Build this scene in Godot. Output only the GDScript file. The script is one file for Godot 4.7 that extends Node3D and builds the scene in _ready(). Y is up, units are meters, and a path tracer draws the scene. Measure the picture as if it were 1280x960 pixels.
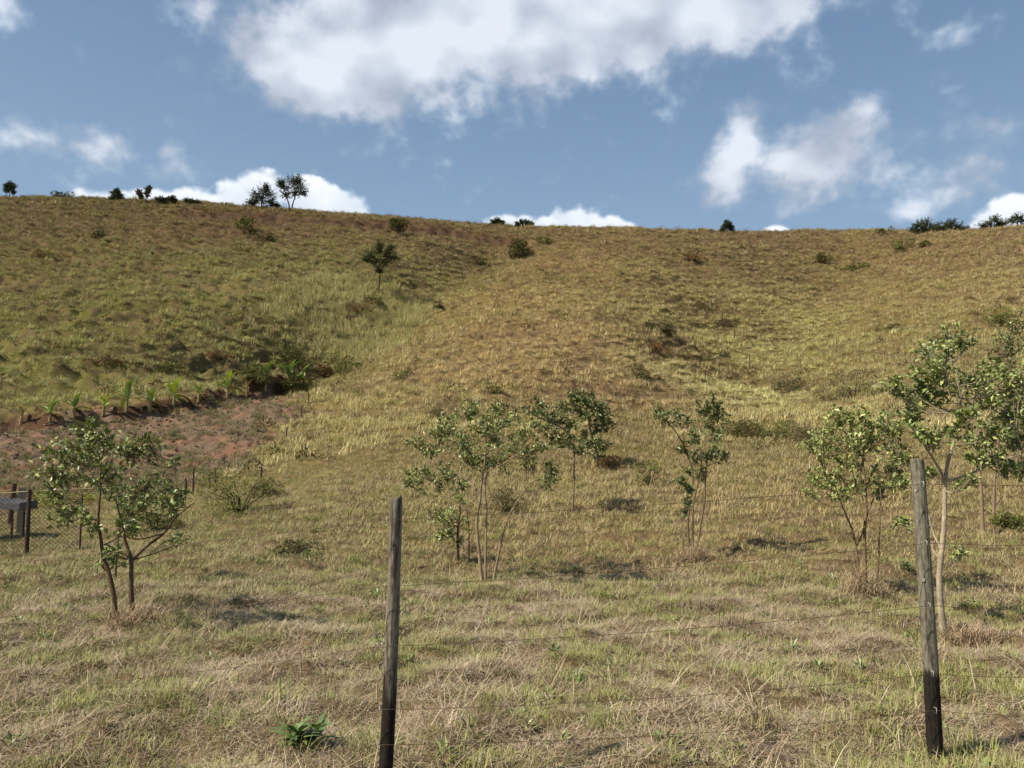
extends Node3D
# A dry hillside pasture: mown meadow with young citrus trees behind a wire fence,
# a small banana garden on red soil, and a grassed hill with a spur and a hollow under a clouded sky.

const F := 960.0                      # focal length of the photograph, in its pixels
const PITCH := 0.0838
const EYE := Vector3(0, 1.55, 0)

class Geo:
	var v := PackedVector3Array()
	var n := PackedVector3Array()
	var c := PackedColorArray()
	func tri(a: Vector3, b: Vector3, d: Vector3, col: Color) -> void:
		var m := (d - a).cross(b - a).normalized()
		v.append(a); v.append(b); v.append(d)
		n.append(m); n.append(m); n.append(m)
		c.append(col); c.append(col); c.append(col)
	func quad(a: Vector3, b: Vector3, d: Vector3, e: Vector3, col: Color) -> void:
		tri(a, b, d, col); tri(a, d, e, col)
	func box(at: Vector3, size: Vector3, b: Basis, col: Color) -> void:
		var h := size / 2.0
		var p := []
		for x in [-1, 1]:
			for y in [-1, 1]:
				for z in [-1, 1]:
					p.append(at + b * Vector3(x * h.x, y * h.y, z * h.z))
		quad(p[0], p[1], p[3], p[2], col); quad(p[4], p[6], p[7], p[5], col)
		quad(p[0], p[4], p[5], p[1], col); quad(p[2], p[3], p[7], p[6], col)
		quad(p[0], p[2], p[6], p[4], col); quad(p[1], p[5], p[7], p[3], col)
	# smooth tube along points with a radius at each
	func tube(pts: Array, rad: Array, sides: int, cols: Array, cap := false) -> void:
		var rings := []
		var norms := []
		for i in pts.size():
			var d: Vector3 = (pts[mini(i + 1, pts.size() - 1)] - pts[maxi(i - 1, 0)]).normalized()
			var u := d.cross(Vector3(0.13, 0.1, 0.98)).normalized()
			var w := d.cross(u)
			var r := []
			var m := []
			for k in sides:
				var a := TAU * k / sides
				var o := u * cos(a) + w * sin(a)
				r.append(pts[i] + o * rad[i]); m.append(o)
			rings.append(r); norms.append(m)
		for i in pts.size() - 1:
			for k in sides:
				var j := (k + 1) % sides
				var q := [rings[i][k], rings[i + 1][k], rings[i + 1][j], rings[i][k], rings[i + 1][j], rings[i][j]]
				var m := [norms[i][k], norms[i + 1][k], norms[i + 1][j], norms[i][k], norms[i + 1][j], norms[i][j]]
				var cc := [cols[i], cols[i + 1], cols[i + 1], cols[i], cols[i + 1], cols[i]]
				var g: Vector3 = (q[2] - q[0]).cross(q[1] - q[0])
				var flip: bool = g.dot(m[0]) < 0.0
				for t in 2:
					for s in ([0, 2, 1] if flip else [0, 1, 2]):
						v.append(q[t * 3 + s]); n.append(m[t * 3 + s]); c.append(cc[t * 3 + s])
		if cap:
			var e: int = pts.size() - 1
			for k in sides:
				tri(pts[e], rings[e][(k + 1) % sides], rings[e][k], cols[e])
	# a grass blade: two quads' worth of a bent strip ending in a point
	func blade(base: Vector3, yaw: float, lean: float, length: float, width: float, bend: float, c0: Color, c1: Color) -> void:
		var out := Vector3(cos(yaw), 0, sin(yaw))
		var side := Vector3(-sin(yaw), 0, cos(yaw)) * width * 0.5
		var d1 := (out * sin(lean) + Vector3.UP * cos(lean)) * length * 0.55
		var l2 := lean + bend
		var d2 := (out * sin(l2) + Vector3.UP * cos(l2)) * length * 0.45
		var m := base + d1
		var t := m + d2
		var i := v.size()
		tri(base - side, m - side * 0.8, m + side * 0.8, c0)
		tri(base - side, m + side * 0.8, base + side, c0)
		tri(m - side * 0.8, t, m + side * 0.8, c1)
		c[i + 1] = c1; c[i + 2] = c1; c[i + 4] = c1
	# leaf folded along its midrib
	func leaf(base: Vector3, dir: Vector3, up: Vector3, length: float, width: float, col: Color) -> void:
		var s := dir.cross(up).normalized()
		var u := s.cross(dir).normalized()
		var m := base + dir * length * 0.5 - u * length * 0.04
		var t := base + dir * length - u * length * 0.12
		var l := base + dir * length * 0.45 - s * width * 0.5 + u * width * 0.16
		var r := base + dir * length * 0.45 + s * width * 0.5 + u * width * 0.16
		tri(base, l, m, col); tri(base, m, r, col); tri(l, t, m, col); tri(m, t, r, col)
	func mesh(mat: Material) -> ArrayMesh:
		var a := []
		a.resize(Mesh.ARRAY_MAX)
		a[Mesh.ARRAY_VERTEX] = v; a[Mesh.ARRAY_NORMAL] = n; a[Mesh.ARRAY_COLOR] = c
		var m := ArrayMesh.new()
		m.add_surface_from_arrays(Mesh.PRIMITIVE_TRIANGLES, a)
		m.surface_set_material(0, mat)
		return m

var rng := RandomNumberGenerator.new()
var M := {}
var names := {}
var nmid := FastNoiseLite.new()
var nfine := FastNoiseLite.new()

func rf(a: float, b: float) -> float: return rng.randf_range(a, b)
func rv() -> Vector3:
	while true:
		var p := Vector3(rf(-1, 1), rf(-1, 1), rf(-1, 1))
		if p.length() < 1.0: return p
	return Vector3.ZERO

func numbered(called: String) -> String:
	names[called] = names.get(called, 0) + 1
	return called if names[called] == 1 else "%s_%03d" % [called, names[called] - 1]

func tag(o: Node, label: String, category: String, group := "", kind := "") -> void:
	o.set_meta("label", label)
	o.set_meta("category", category)
	if group: o.set_meta("group", group)
	if kind: o.set_meta("kind", kind)

func thing(called: String, at_: Vector3, label: String, category: String, group := "") -> Node3D:
	var o := Node3D.new()
	o.name = numbered(called)
	add_child(o)
	o.position = at_
	tag(o, label, category, group)
	return o

func part(called: String, g: Geo, mat: Material, parent: Node) -> MeshInstance3D:
	var o := MeshInstance3D.new()
	o.name = called if parent != self else numbered(called)
	o.mesh = g.mesh(mat)
	parent.add_child(o, true)
	return o

# ---------------------------------------------------------------- viewing rays and terrain
func ray(px: float, py: float) -> Vector3:
	var cx := (px - 640.0) / F
	var cy := (480.0 - py) / F
	return Vector3(cx, cy * cos(PITCH) + sin(PITCH), -(cos(PITCH) - cy * sin(PITCH)))

func at(px: float, py: float, d: float) -> Vector3:
	var r := ray(px, py)
	return EYE + r * (d / -r.z)

const GX0 := -200.0
const GD0 := -40.0
const GS := 2.5
const GNX := 161
const GND := 121
var grid := PackedFloat32Array()
var tone := PackedColorArray()
var rough := PackedFloat32Array()
var garden := PackedVector2Array()
var bank := []          # polyline under the banana row
var scarp := []         # eroded edge under the ridge

func survey() -> void:
	# surveyed spots: where they stand in the photograph and how many metres ahead
	var spots := [
		[-200, 1060, 3.2], [200, 1010, 3.4], [478, 1012, 3.6], [800, 950, 3.9], [1167, 930, 4.0], [1500, 930, 4.2],
		[155, 780, 8.0], [400, 772, 8.3], [640, 775, 8.6], [900, 780, 8.4], [1180, 792, 7.5], [1400, 790, 7.5], [-100, 790, 7.8],
		[144, 720, 11.0], [605, 730, 11.5], [865, 694, 14.0], [1080, 742, 9.8], [717, 642, 19.0], [1232, 662, 15.5], [1400, 660, 16.0],
		[33, 694, 16.5], [-120, 700, 16.5], [300, 640, 20.0], [480, 640, 20.0], [560, 600, 25.0], [750, 590, 27.0], [950, 590, 24.0], [1120, 590, 23.0], [1300, 600, 22.0],
		[20, 625, 27.0], [240, 614, 31.0], [-160, 620, 28.0], [380, 585, 31.0], [0, 575, 35.0], [200, 555, 40.0],
		[60, 527, 44.0], [200, 510, 48.0], [330, 488, 54.0], [-160, 530, 44.0],
		[160, 440, 66.0], [0, 440, 63.0], [-160, 440, 64.0], [300, 440, 70.0], [160, 380, 86.0], [0, 380, 84.0], [320, 375, 90.0], [160, 320, 116.0], [0, 315, 115.0], [-200, 320, 115.0], [320, 320, 120.0],
		[-300, 246, 158.0], [-140, 247, 156.0], [0, 248, 155.0], [100, 249, 156.0], [200, 253, 158.0], [300, 259, 160.0], [370, 264, 162.0], [450, 270, 166.0], [520, 275, 169.0], [560, 279, 171.0], [620, 283, 174.0],
		[430, 430, 77.0], [475, 372, 96.0], [560, 335, 122.0], [620, 312, 146.0], [500, 405, 92.0],
		[440, 545, 39.0], [400, 500, 50.0], [520, 455, 66.0], [640, 530, 37.0], [640, 455, 58.0], [600, 400, 85.0], [690, 400, 84.0], [680, 345, 118.0], [740, 345, 118.0],
		[700, 286, 174.0], [760, 286, 174.0], [850, 290, 176.0], [900, 292, 177.0], [1000, 292, 178.0], [1100, 292, 175.0], [1150, 291, 171.0], [1200, 287, 165.0], [1240, 288, 160.0], [1280, 284, 155.0], [1400, 270, 148.0],
		[820, 520, 40.0], [800, 460, 58.0], [830, 410, 80.0], [840, 350, 118.0], [950, 545, 34.0], [940, 500, 48.0], [960, 450, 72.0], [1010, 400, 103.0], [1020, 345, 136.0],
		[1080, 500, 45.0], [1120, 430, 76.0], [1150, 380, 98.0], [1180, 330, 128.0], [1280, 450, 58.0], [1280, 390, 82.0], [1280, 340, 112.0], [1420, 440, 58.0], [1420, 350, 100.0], [1150, 545, 33.0], [1300, 545, 33.0]]
	var pts := []
	for s in spots:
		var p := at(s[0], s[1], s[2])
		pts.append(Vector3(p.x, -p.z, p.y))
	for x in [-190, -120, -60, 0, 60, 120, 190]:
		pts.append(Vector3(x, 215, 47 - absf(x) * 0.02)); pts.append(Vector3(x, 255, 30))
	for x in [-190, -90, 90, 190]:
		pts.append(Vector3(x, -38, -2.0)); pts.append(Vector3(x, 20, -1.0 + (3.0 if x > 0 else 0.0)))
	for x in [-8, -2, 3, 9]:
		pts.append(Vector3(x, 0, 0.0)); pts.append(Vector3(x, -10, 0.1))
	for x in [-190, 190]:
		pts.append(Vector3(x, 100, 24)); pts.append(Vector3(x, 160, 50))
	# thin-plate spline through the spots
	var n := pts.size()
	var m := n + 3
	var a := []
	for i in m:
		var row := PackedFloat64Array()
		row.resize(m + 1)
		a.append(row)
	for i in n:
		for j in n:
			var r2: float = pow(pts[i].x - pts[j].x, 2) + pow(pts[i].y - pts[j].y, 2)
			a[i][j] = r2 * log(r2) * 0.5 if r2 > 0.0 else 12.0
		a[i][n] = 1.0; a[i][n + 1] = pts[i].x; a[i][n + 2] = pts[i].y
		a[n][i] = 1.0; a[n + 1][i] = pts[i].x; a[n + 2][i] = pts[i].y
		a[i][m] = pts[i].z
	for i in m:
		var best := i
		for r in range(i + 1, m):
			if absf(a[r][i]) > absf(a[best][i]): best = r
		var sw = a[i]; a[i] = a[best]; a[best] = sw
		for r in range(i + 1, m):
			var k: float = a[r][i] / a[i][i]
			if k != 0.0:
				var top: PackedFloat64Array = a[i]
				var cur: PackedFloat64Array = a[r]
				for c in range(i, m + 1):
					cur[c] -= k * top[c]
				a[r] = cur
	var w := PackedFloat64Array()
	w.resize(m)
	for i in range(m - 1, -1, -1):
		var s: float = a[i][m]
		for c in range(i + 1, m): s -= a[i][c] * w[c]
		w[i] = s / a[i][i]
	grid.resize(GNX * GND)
	var qx := PackedFloat64Array()
	var qd := PackedFloat64Array()
	for p in pts:
		qx.append(p.x); qd.append(p.y)
	for j in GND:
		var d := GD0 + j * GS
		for i in GNX:
			var x := GX0 + i * GS
			var s := w[n] + w[n + 1] * x + w[n + 2] * d
			for k in n:
				var r2 := (x - qx[k]) * (x - qx[k]) + (d - qd[k]) * (d - qd[k])
				if r2 > 1e-9: s += w[k] * r2 * log(r2) * 0.5
			grid[j * GNX + i] = s
	# the gully left of the spur and the hollow right of it
	for cut in [[[[650, 312], [590, 345], [530, 388], [470, 425], [425, 462]], 3.2, 7.0, -5.0], [[[1030, 325], [1022, 390], [965, 445], [935, 500]], 2.6, 11.0, 0.0], [[[850, 330], [865, 390], [880, 450]], 1.3, 6.0, 3.0]]:
		var line := []
		for p in cut[0]:
			var q := hit(p[0], p[1], false)
			line.append(Vector2(q.x + float(cut[3]), q.z))
		var lower := PackedFloat32Array()
		lower.resize(GNX * GND)
		for j in GND:
			for i in GNX:
				var q := Vector2(GX0 + i * GS, -(GD0 + j * GS))
				if q.y < -40.0 and q.y > -170.0:
					var best := 1e9
					for e in line.size() - 1:
						best = minf(best, q.distance_to(Geometry2D.get_closest_point_to_segment(q, line[e], line[e + 1])))
					if best < cut[2] * 3.0: lower[j * GNX + i] = float(cut[1]) * exp(-best * best / (float(cut[2]) * float(cut[2])))
		for i in GNX * GND: grid[i] -= lower[i]

func cubic(a: float, b: float, c: float, d: float, t: float) -> float:
	return b + 0.5 * t * (c - a + t * (2.0 * a - 5.0 * b + 4.0 * c - d + t * (3.0 * (b - c) + d - a)))

func hbase(x: float, z: float) -> float:
	var u := clampf((x - GX0) / GS, 1.0, GNX - 2.01)
	var w := clampf((-z - GD0) / GS, 1.0, GND - 2.01)
	var i := int(u)
	var j := int(w)
	var fx := u - i
	var k := (j - 1) * GNX + i - 1
	var r0 := cubic(grid[k], grid[k + 1], grid[k + 2], grid[k + 3], fx)
	k += GNX
	var r1 := cubic(grid[k], grid[k + 1], grid[k + 2], grid[k + 3], fx)
	k += GNX
	var r2 := cubic(grid[k], grid[k + 1], grid[k + 2], grid[k + 3], fx)
	k += GNX
	var r3 := cubic(grid[k], grid[k + 1], grid[k + 2], grid[k + 3], fx)
	return cubic(r0, r1, r2, r3, w - j)

# signed step along a polyline: x is the signed distance (positive uphill), y fades to 0 at its ends
func across(line: Array, x: float, z: float, reach: float) -> Vector2:
	var best := 1e9
	var out := Vector2(1e3, 0)
	var p := Vector2(x, z)
	for i in line.size() - 1:
		var a: Vector2 = line[i]
		var b: Vector2 = line[i + 1]
		var t := (p - a).dot(b - a) / (b - a).length_squared()
		var tc := clampf(t, 0, 1)
		var q := a + (b - a) * tc
		var l := p.distance_to(q)
		if l < best:
			best = l
			var side := signf((b - a).cross(p - a))
			var ends := 1.0
			if t < 0.0 or t > 1.0: ends = clampf(1.0 - p.distance_to(q) / reach, 0, 1)
			out = Vector2(-l * side, ends)
	return out

func step_at(line: Array, x: float, z: float, rise: float, wide: float, fade: float) -> float:
	var s := across(line, x, z, fade)
	if absf(s.x) > fade: return 0.0
	var sx := s.x + nmid.get_noise_2d(x * 1.3, z * 1.3) * 0.9
	return rise * s.y * clampf(sx / wide, -1, 1) * clampf(1.0 - absf(sx) / fade, 0, 1)

func tone_at(x: float, z: float) -> Color:
	var u := clampf((x - GX0) / GS, 0, GNX - 1.01)
	var w := clampf((-z - GD0) / GS, 0, GND - 1.01)
	var i := int(u)
	var j := int(w)
	var k := j * GNX + i
	return tone[k].lerp(tone[k + 1], u - i).lerp(tone[k + GNX].lerp(tone[k + GNX + 1], u - i), w - j)

# cattle tracks along the contour: x is the place within a step (0..1), y how marked the step is here
func track(x: float, z: float, h: float) -> Vector2:
	var ph: float = h * 0.98 + nmid.get_noise_2d(x * 0.16, z * 0.16) * 2.6 + nmid.get_noise_2d(x * 0.8 + 20.0, z * 0.8) * 0.5
	var on: float = clampf(0.55 + 1.7 * nmid.get_noise_2d(x * 0.35 + 50.0, z * 0.5), 0, 1)
	return Vector2(ph - floorf(ph), on)

func relief(x: float, z: float, h: float) -> float:
	var up := smoothstep(1.5, 7.0, h)
	var r := 0.0
	if up < 1.0:
		r += (1.0 - up) * (0.12 * nmid.get_noise_2d(x * 4.0, z * 4.0) + 0.06 * nmid.get_noise_2d(x * 14.0, z * 14.0))
	if up > 0.0:
		var k: float = tone_at(x, z).a          # how strongly the cattle have stepped this face
		var wob: float = nmid.get_noise_2d(x * 0.5, z * 0.5) * 2.2
		var t: float = nfine.get_noise_2d(x * 0.15 + wob * 0.25, h * 1.9 + wob * 0.4)
		r += up * (k * 1.1 * t + 0.36 * nmid.get_noise_2d(x * 3.0, z * 3.0) + 0.2 * nfine.get_noise_2d(x * 2.0, h * 6.0))
		var tr := track(x, z, h)
		r += up * k * tr.y * 1.5 * (smoothstep(0.35, 0.65, tr.x) - tr.x)
		if not bank.is_empty(): r += step_at(scarp, x, z, 0.8, 0.5, 9.0)
	if not bank.is_empty() and x < -3.0 and z > -75.0 and z < -25.0:
		r += step_at(bank, x, z, 0.45, 0.4, 7.0)
		if in_garden(x, z): r += 0.16 * nmid.get_noise_2d(x * 7.0, z * 7.0) + 0.10 * nmid.get_noise_2d((x + z) * 9.0, (x - z) * 2.0)
	return r

func height(x: float, z: float) -> float:
	var h := hbase(x, z)
	return h + relief(x, z, h)

func ground(x: float, z: float) -> Vector3: return Vector3(x, height(x, z), z)

# where the viewing ray through a spot of the photograph meets the land
func hit(px: float, py: float, full := true) -> Vector3:
	var r := ray(px, py)
	r /= -r.z
	var d := 2.5
	var last := d
	while d < 240.0:
		var p := EYE + r * d
		var h := height(p.x, p.z) if full else hbase(p.x, p.z)
		if p.y < h:
			var lo := last
			var hi := d
			for i in 12:
				var mid := (lo + hi) / 2
				p = EYE + r * mid
				if p.y < (height(p.x, p.z) if full else hbase(p.x, p.z)): hi = mid
				else: lo = mid
			p = EYE + r * hi
			return p
		last = d
		d += maxf(0.1, d * 0.012)
	# past the skyline: the crest under that column
	var best := -1e9
	var top := Vector3.ZERO
	d = 120.0
	while d < 200.0:
		var x := r.x * d
		var e := (hbase(x, -d) - EYE.y) / d
		if e > best:
			best = e
			top = ground(x, -d)
		d += 1.0
	return top

func srgb(r: float, g: float, b: float) -> Color: return Color(r / 255.0, g / 255.0, b / 255.0).srgb_to_linear()

func zones() -> void:
	# grass tone over the land, [x, y in the photograph, colour, strength of cattle steps]
	var k := [
		[100, 275, 112, 96, 64, 0.5], [300, 285, 118, 92, 66, 0.5], [30, 330, 118, 108, 62, 0.9], [200, 330, 116, 110, 62, 0.9], [100, 400, 118, 116, 60, 1.0], [260, 400, 120, 118, 60, 1.0], [80, 470, 122, 122, 62, 1.0], [250, 460, 116, 110, 62, 1.0], [360, 330, 120, 116, 62, 0.8],
		[430, 390, 142, 136, 84, 0.4], [480, 340, 126, 118, 66, 0.8], [560, 320, 124, 108, 70, 0.7], [520, 285, 120, 96, 68, 0.5], [560, 400, 146, 128, 76, 0.35],
		[640, 380, 156, 132, 82, 0.35], [700, 330, 148, 122, 80, 0.4], [740, 295, 134, 110, 74, 0.4], [700, 420, 156, 128, 86, 0.3], [620, 460, 158, 134, 86, 0.3], [720, 480, 142, 114, 78, 0.3], [540, 500, 146, 128, 78, 0.35], [460, 540, 144, 128, 78, 0.35], [600, 560, 146, 130, 80, 0.3],
		[820, 360, 138, 118, 74, 0.7], [880, 330, 128, 106, 72, 0.7], [950, 300, 122, 98, 72, 0.5], [900, 400, 132, 116, 70, 0.8], [1000, 340, 130, 112, 70, 0.6], [1020, 400, 150, 138, 80, 0.35], [960, 440, 146, 138, 78, 0.3], [930, 490, 154, 146, 86, 0.2], [850, 440, 126, 108, 68, 0.9], [1150, 330, 136, 114, 76, 0.4], [1250, 300, 136, 112, 78, 0.4], [1230, 370, 138, 118, 74, 0.4], [1100, 380, 140, 122, 74, 0.4], [1080, 440, 138, 124, 72, 0.3], [1250, 450, 126, 112, 70, 0.3],
		[800, 540, 144, 126, 78, 0.2], [950, 560, 140, 126, 78, 0.2], [1100, 580, 148, 132, 84, 0.2], [1000, 640, 158, 140, 92, 0.2], [700, 640, 156, 140, 88, 0.2], [800, 680, 158, 140, 90, 0.2], [500, 640, 146, 136, 84, 0.2], [350, 660, 144, 136, 86, 0.2], [150, 690, 142, 138, 88, 0.2], [60, 740, 140, 134, 88, 0.2],
		[300, 740, 142, 136, 90, 0.2], [500, 740, 146, 136, 90, 0.2], [800, 740, 150, 136, 98, 0.2], [1000, 760, 154, 138, 102, 0.2], [1250, 720, 148, 134, 94, 0.2], [1200, 850, 158, 140, 108, 0.2], [900, 860, 156, 138, 108, 0.2], [640, 880, 154, 136, 108, 0.2], [400, 840, 146, 132, 98, 0.2], [200, 860, 138, 130, 84, 0.2], [80, 900, 146, 130, 96, 0.2], [300, 940, 146, 134, 98, 0.2], [1000, 940, 158, 142, 108, 0.2]]
	var pos := []
	var col := []
	for s in k:
		var p := hit(s[0], s[1], false)
		pos.append(Vector2(p.x, -p.z))
		var c := srgb(s[2] * 0.985, s[3] * 1.01, s[4] * 1.0)
		c.a = s[5]
		col.append(c)
	tone.resize(GNX * GND)
	for j in GND:
		for i in GNX:
			var p := Vector2(GX0 + i * GS, GD0 + j * GS)
			var sum := Color(0, 0, 0, 0)
			var wt := 0.0
			for q in pos.size():
				var w := 1.0 / pow(p.distance_squared_to(pos[q]) + 4.0, 1.6)
				sum += col[q] * w
				wt += w
			tone[j * GNX + i] = sum / wt

# ---------------------------------------------------------------- sky
func smooth(a: float, b: float, x: float) -> float:
	var t := clampf((x - a) / (b - a), 0, 1)
	return t * t * (3.0 - 2.0 * t)

func air(az: float, el: float, sun: Vector3) -> Color:
	var d := Vector3(sin(az) * cos(el), sin(el), -cos(az) * cos(el))
	var e := maxf(el, 0.0) / (PI / 2)
	var c := Color(0.51, 0.605, 0.70).lerp(Color(0.315, 0.412, 0.532), pow(smooth(0.08, 0.46, e), 0.72))
	c = c.lerp(Color(0.24, 0.325, 0.44), smooth(0.38, 1.0, e))
	var g := pow(clampf(d.dot(sun) * 0.5 + 0.5, 0, 1), 3.0)
	return c.lerp(Color(0.56, 0.635, 0.715), g * 0.50)

func build_sky(sun: Vector3) -> ImageTexture:
	var wide := 4096
	var tall := 2048
	var n1 := FastNoiseLite.new()
	n1.seed = 11; n1.frequency = 1.0; n1.fractal_octaves = 6; n1.fractal_gain = 0.55
	var n2 := FastNoiseLite.new()
	n2.seed = 5; n2.frequency = 1.0; n2.fractal_octaves = 3
	# clouds in view: centre, half width and half height in photograph pixels turned into degrees; softness; strength
	var cl := [
		[450, 62, 110, 62, 1.0], [395, 100, 95, 34, 0.95], [560, 35, 160, 60, 1.0], [690, 42, 140, 56, 0.95], [800, 28, 140, 46, 0.9], [672, 100, 30, 30, 0.6], [960, 20, 90, 34, 0.8], [340, 30, 60, 50, 0.5], [470, 118, 80, 22, 0.6], [620, -50, 320, 60, 1.0], [900, -35, 180, 45, 0.8],
		[905, 212, 26, 36, 0.9], [928, 170, 22, 34, 0.85], [940, 142, 18, 18, 0.6], [1000, 205, 44, 34, 0.85], [1040, 175, 46, 34, 0.95], [1075, 150, 34, 18, 0.6], [1110, 200, 60, 36, 0.36], [1240, 215, 70, 40, 0.42], [1120, 262, 60, 18, 0.48], [1190, 45, 40, 16, 0.42], [990, 246, 90, 22, 0.34], [1185, 160, 55, 14, 0.34],
		[30, 165, 50, 20, 0.45], [105, 188, 60, 18, 0.5], [140, 182, 22, 12, 0.45], [210, 190, 16, 12, 0.38], [90, 225, 50, 12, 0.36], [0, 8, 20, 22, 0.6], [250, 2, 22, 14, 0.5], [180, 225, 40, 25, 0.32]]
	var puffs := [
		[330, 246, 46, 34], [300, 252, 38, 28], [380, 250, 50, 30], [425, 256, 44, 28], [250, 256, 45, 20], [200, 255, 60, 18], [150, 252, 50, 16],
		[715, 278, 42, 25], [690, 284, 40, 18], [755, 284, 36, 16], [650, 282, 42, 16], [620, 282, 22, 14], [785, 288, 22, 12], [968, 294, 20, 12], [1265, 272, 45, 26], [1240, 285, 30, 14]]
	var spots := []
	for s in cl:
		var r := ray(s[0], s[1]).normalized()
		spots.append([atan2(r.x, -r.z), asin(r.y), s[2] / F, s[3] / F, s[4]])
	var lumps := []
	for s in puffs:
		var r := ray(s[0], s[1]).normalized()
		lumps.append([atan2(r.x, -r.z), asin(r.y), s[2] / F, s[3] / F])
	var im := Image.create(512, 256, false, Image.FORMAT_RGBA8)
	for y in 256:
		for x in 512:
			var az := ((x + 0.5) / 512 - 0.5) * TAU
			var el := (0.5 - (y + 0.5) / 256) * PI
			if el < -0.03:
				im.set_pixel(x, y, Color(0.42, 0.38, 0.30))
				continue
			im.set_pixel(x, y, veil(az, el, sun, n1, n2, [], []))
	im.resize(wide, tall, Image.INTERPOLATE_CUBIC)
	# the part with shaped clouds, at full detail
	var x0 := int((0.5 - 0.82 / TAU) * wide)
	var x1 := int((0.5 + 0.82 / TAU) * wide)
	var y0 := int((0.5 - 0.80 / PI) * tall)
	var y1 := int((0.5 - 0.10 / PI) * tall)
	for y in range(y0, y1):
		var el := (0.5 - (y + 0.5) / tall) * PI
		var ny := []
		for s in spots:
			if absf(el - s[1]) < s[3] * 2.4: ny.append(s)
		var nl := []
		for s in lumps:
			if absf(el - s[1]) < s[3] * 1.9: nl.append(s)
		for x in range(x0, x1):
			im.set_pixel(x, y, veil(((x + 0.5) / wide - 0.5) * TAU, el, sun, n1, n2, ny, nl))
	var turned := Image.create(wide, tall, false, Image.FORMAT_RGBA8)
	turned.blit_rect(im, Rect2i(wide / 2, 0, wide / 2, tall), Vector2i(0, 0))
	turned.blit_rect(im, Rect2i(0, 0, wide / 2, tall), Vector2i(wide / 2, 0))
	return ImageTexture.create_from_image(turned)

func veil(az: float, el: float, sun: Vector3, n1: FastNoiseLite, n2: FastNoiseLite, spots: Array, lumps: Array) -> Color:
	var c := air(az, el, sun)
	var k := 1.0 / (0.25 + maxf(sin(el), 0.0))
	var cx := sin(az) * cos(el) * k
	var cz := cos(az) * cos(el) * k
	var f := n1.get_noise_2d(az * 9.0, el * 12.0)
	# the same broken cloud goes on beyond the frame
	var outside := maxf(smooth(0.64, 0.85, absf(az)), smooth(0.56, 0.75, el))
	var b := 0.0
	if outside > 0.0:
		b = outside * (0.30 + 0.75 * n2.get_noise_2d(cx * 0.9 + 3.0, cz * 0.9))
	for s in spots:
		var u: float = (az - s[0]) / s[2]
		var v: float = (el - s[1]) / s[3]
		var q := u * u + v * v
		if q < 5.0: b = maxf(b, 0.0) + s[4] * exp(-q * 0.9) * (1.0 - clampf(b, 0, 0.9) * 0.6)
	var fine := n1.get_noise_2d(az * 34.0 + 7.0, el * 40.0)
	var dens := smooth(0.12, 1.0, b + f * 0.58 + fine * 0.24)
	if dens > 0.002:
		var grey := clampf(0.5 + n2.get_noise_2d(az * 5.5 + 2.0, el * 8.0) * 1.1 + f * 0.5 + (dens - 0.75) * 0.5, 0, 1)
		var w := Color(0.592, 0.625, 0.682).lerp(Color(0.780, 0.799, 0.832), grey)
		c = c.lerp(w, dens * 0.94)
	if not lumps.is_empty():
		var m := 0.0
		var lit := 0.0
		for s in lumps:
			var u: float = (az - s[0]) / s[2]
			var v: float = (el - s[1]) / s[3]
			var q := 1.0 - (u * u + v * v)
			if q > m:
				m = q
				lit = v
		if m > 0.0:
			var g := smooth(0.02, 0.62, m + f * 0.85 + fine * 0.5)
			c = c.lerp(Color(0.715, 0.753, 0.799).lerp(Color(0.856, 0.866, 0.880), clampf(0.45 + lit * 0.5 + f * 0.6, 0, 1)), g * 0.95)
	return c

# ---------------------------------------------------------------- materials
func noise_tex(seed_: int, freq: float, oct: int, lo: Color, hi: Color, size := 512) -> NoiseTexture2D:
	var t := NoiseTexture2D.new()
	var n := FastNoiseLite.new()
	n.seed = seed_; n.frequency = freq; n.fractal_octaves = oct
	t.noise = n; t.width = size; t.height = size; t.seamless = true
	var g := Gradient.new()
	g.set_color(0, lo); g.set_color(1, hi)
	t.color_ramp = g
	return t

func stuff_mat(roughness: float, specular: float, back := Color(0, 0, 0)) -> StandardMaterial3D:
	var m := StandardMaterial3D.new()
	m.vertex_color_use_as_albedo = true
	m.roughness = roughness
	m.metallic_specular = specular
	m.cull_mode = BaseMaterial3D.CULL_DISABLED
	if back != Color(0, 0, 0):
		m.backlight_enabled = true
		m.backlight = back
	return m

func materials() -> void:
	M.grass = stuff_mat(0.75, 0.3, Color(0.34, 0.33, 0.30))
	M.straw = stuff_mat(0.7, 0.35, Color(0.22, 0.21, 0.19))
	M.leaf = stuff_mat(0.42, 0.46, Color(0.46, 0.48, 0.36))
	M.banana = stuff_mat(0.45, 0.5, Color(0.55, 0.6, 0.25))
	M.dull = stuff_mat(0.8, 0.25, Color(0.3, 0.32, 0.2))
	M.bark = stuff_mat(0.85, 0.25)
	M.bark.uv1_triplanar = true
	M.bark.uv1_scale = Vector3(9, 2.5, 9)
	M.bark.albedo_texture = noise_tex(3, 0.03, 4, Color(0.62, 0.6, 0.58), Color(1, 1, 1), 256)
	M.wire = stuff_mat(0.5, 0.4)
	M.wire.metallic = 0.6
	M.soil = stuff_mat(0.95, 0.15)
	M.soil.uv1_triplanar = true
	M.soil.uv1_world_triplanar = true
	M.soil.uv1_scale = Vector3(0.9, 0.9, 0.9)
	M.soil.albedo_texture = noise_tex(8, 0.02, 5, Color(0.62, 0.6, 0.58), Color(1, 1, 1))

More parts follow.
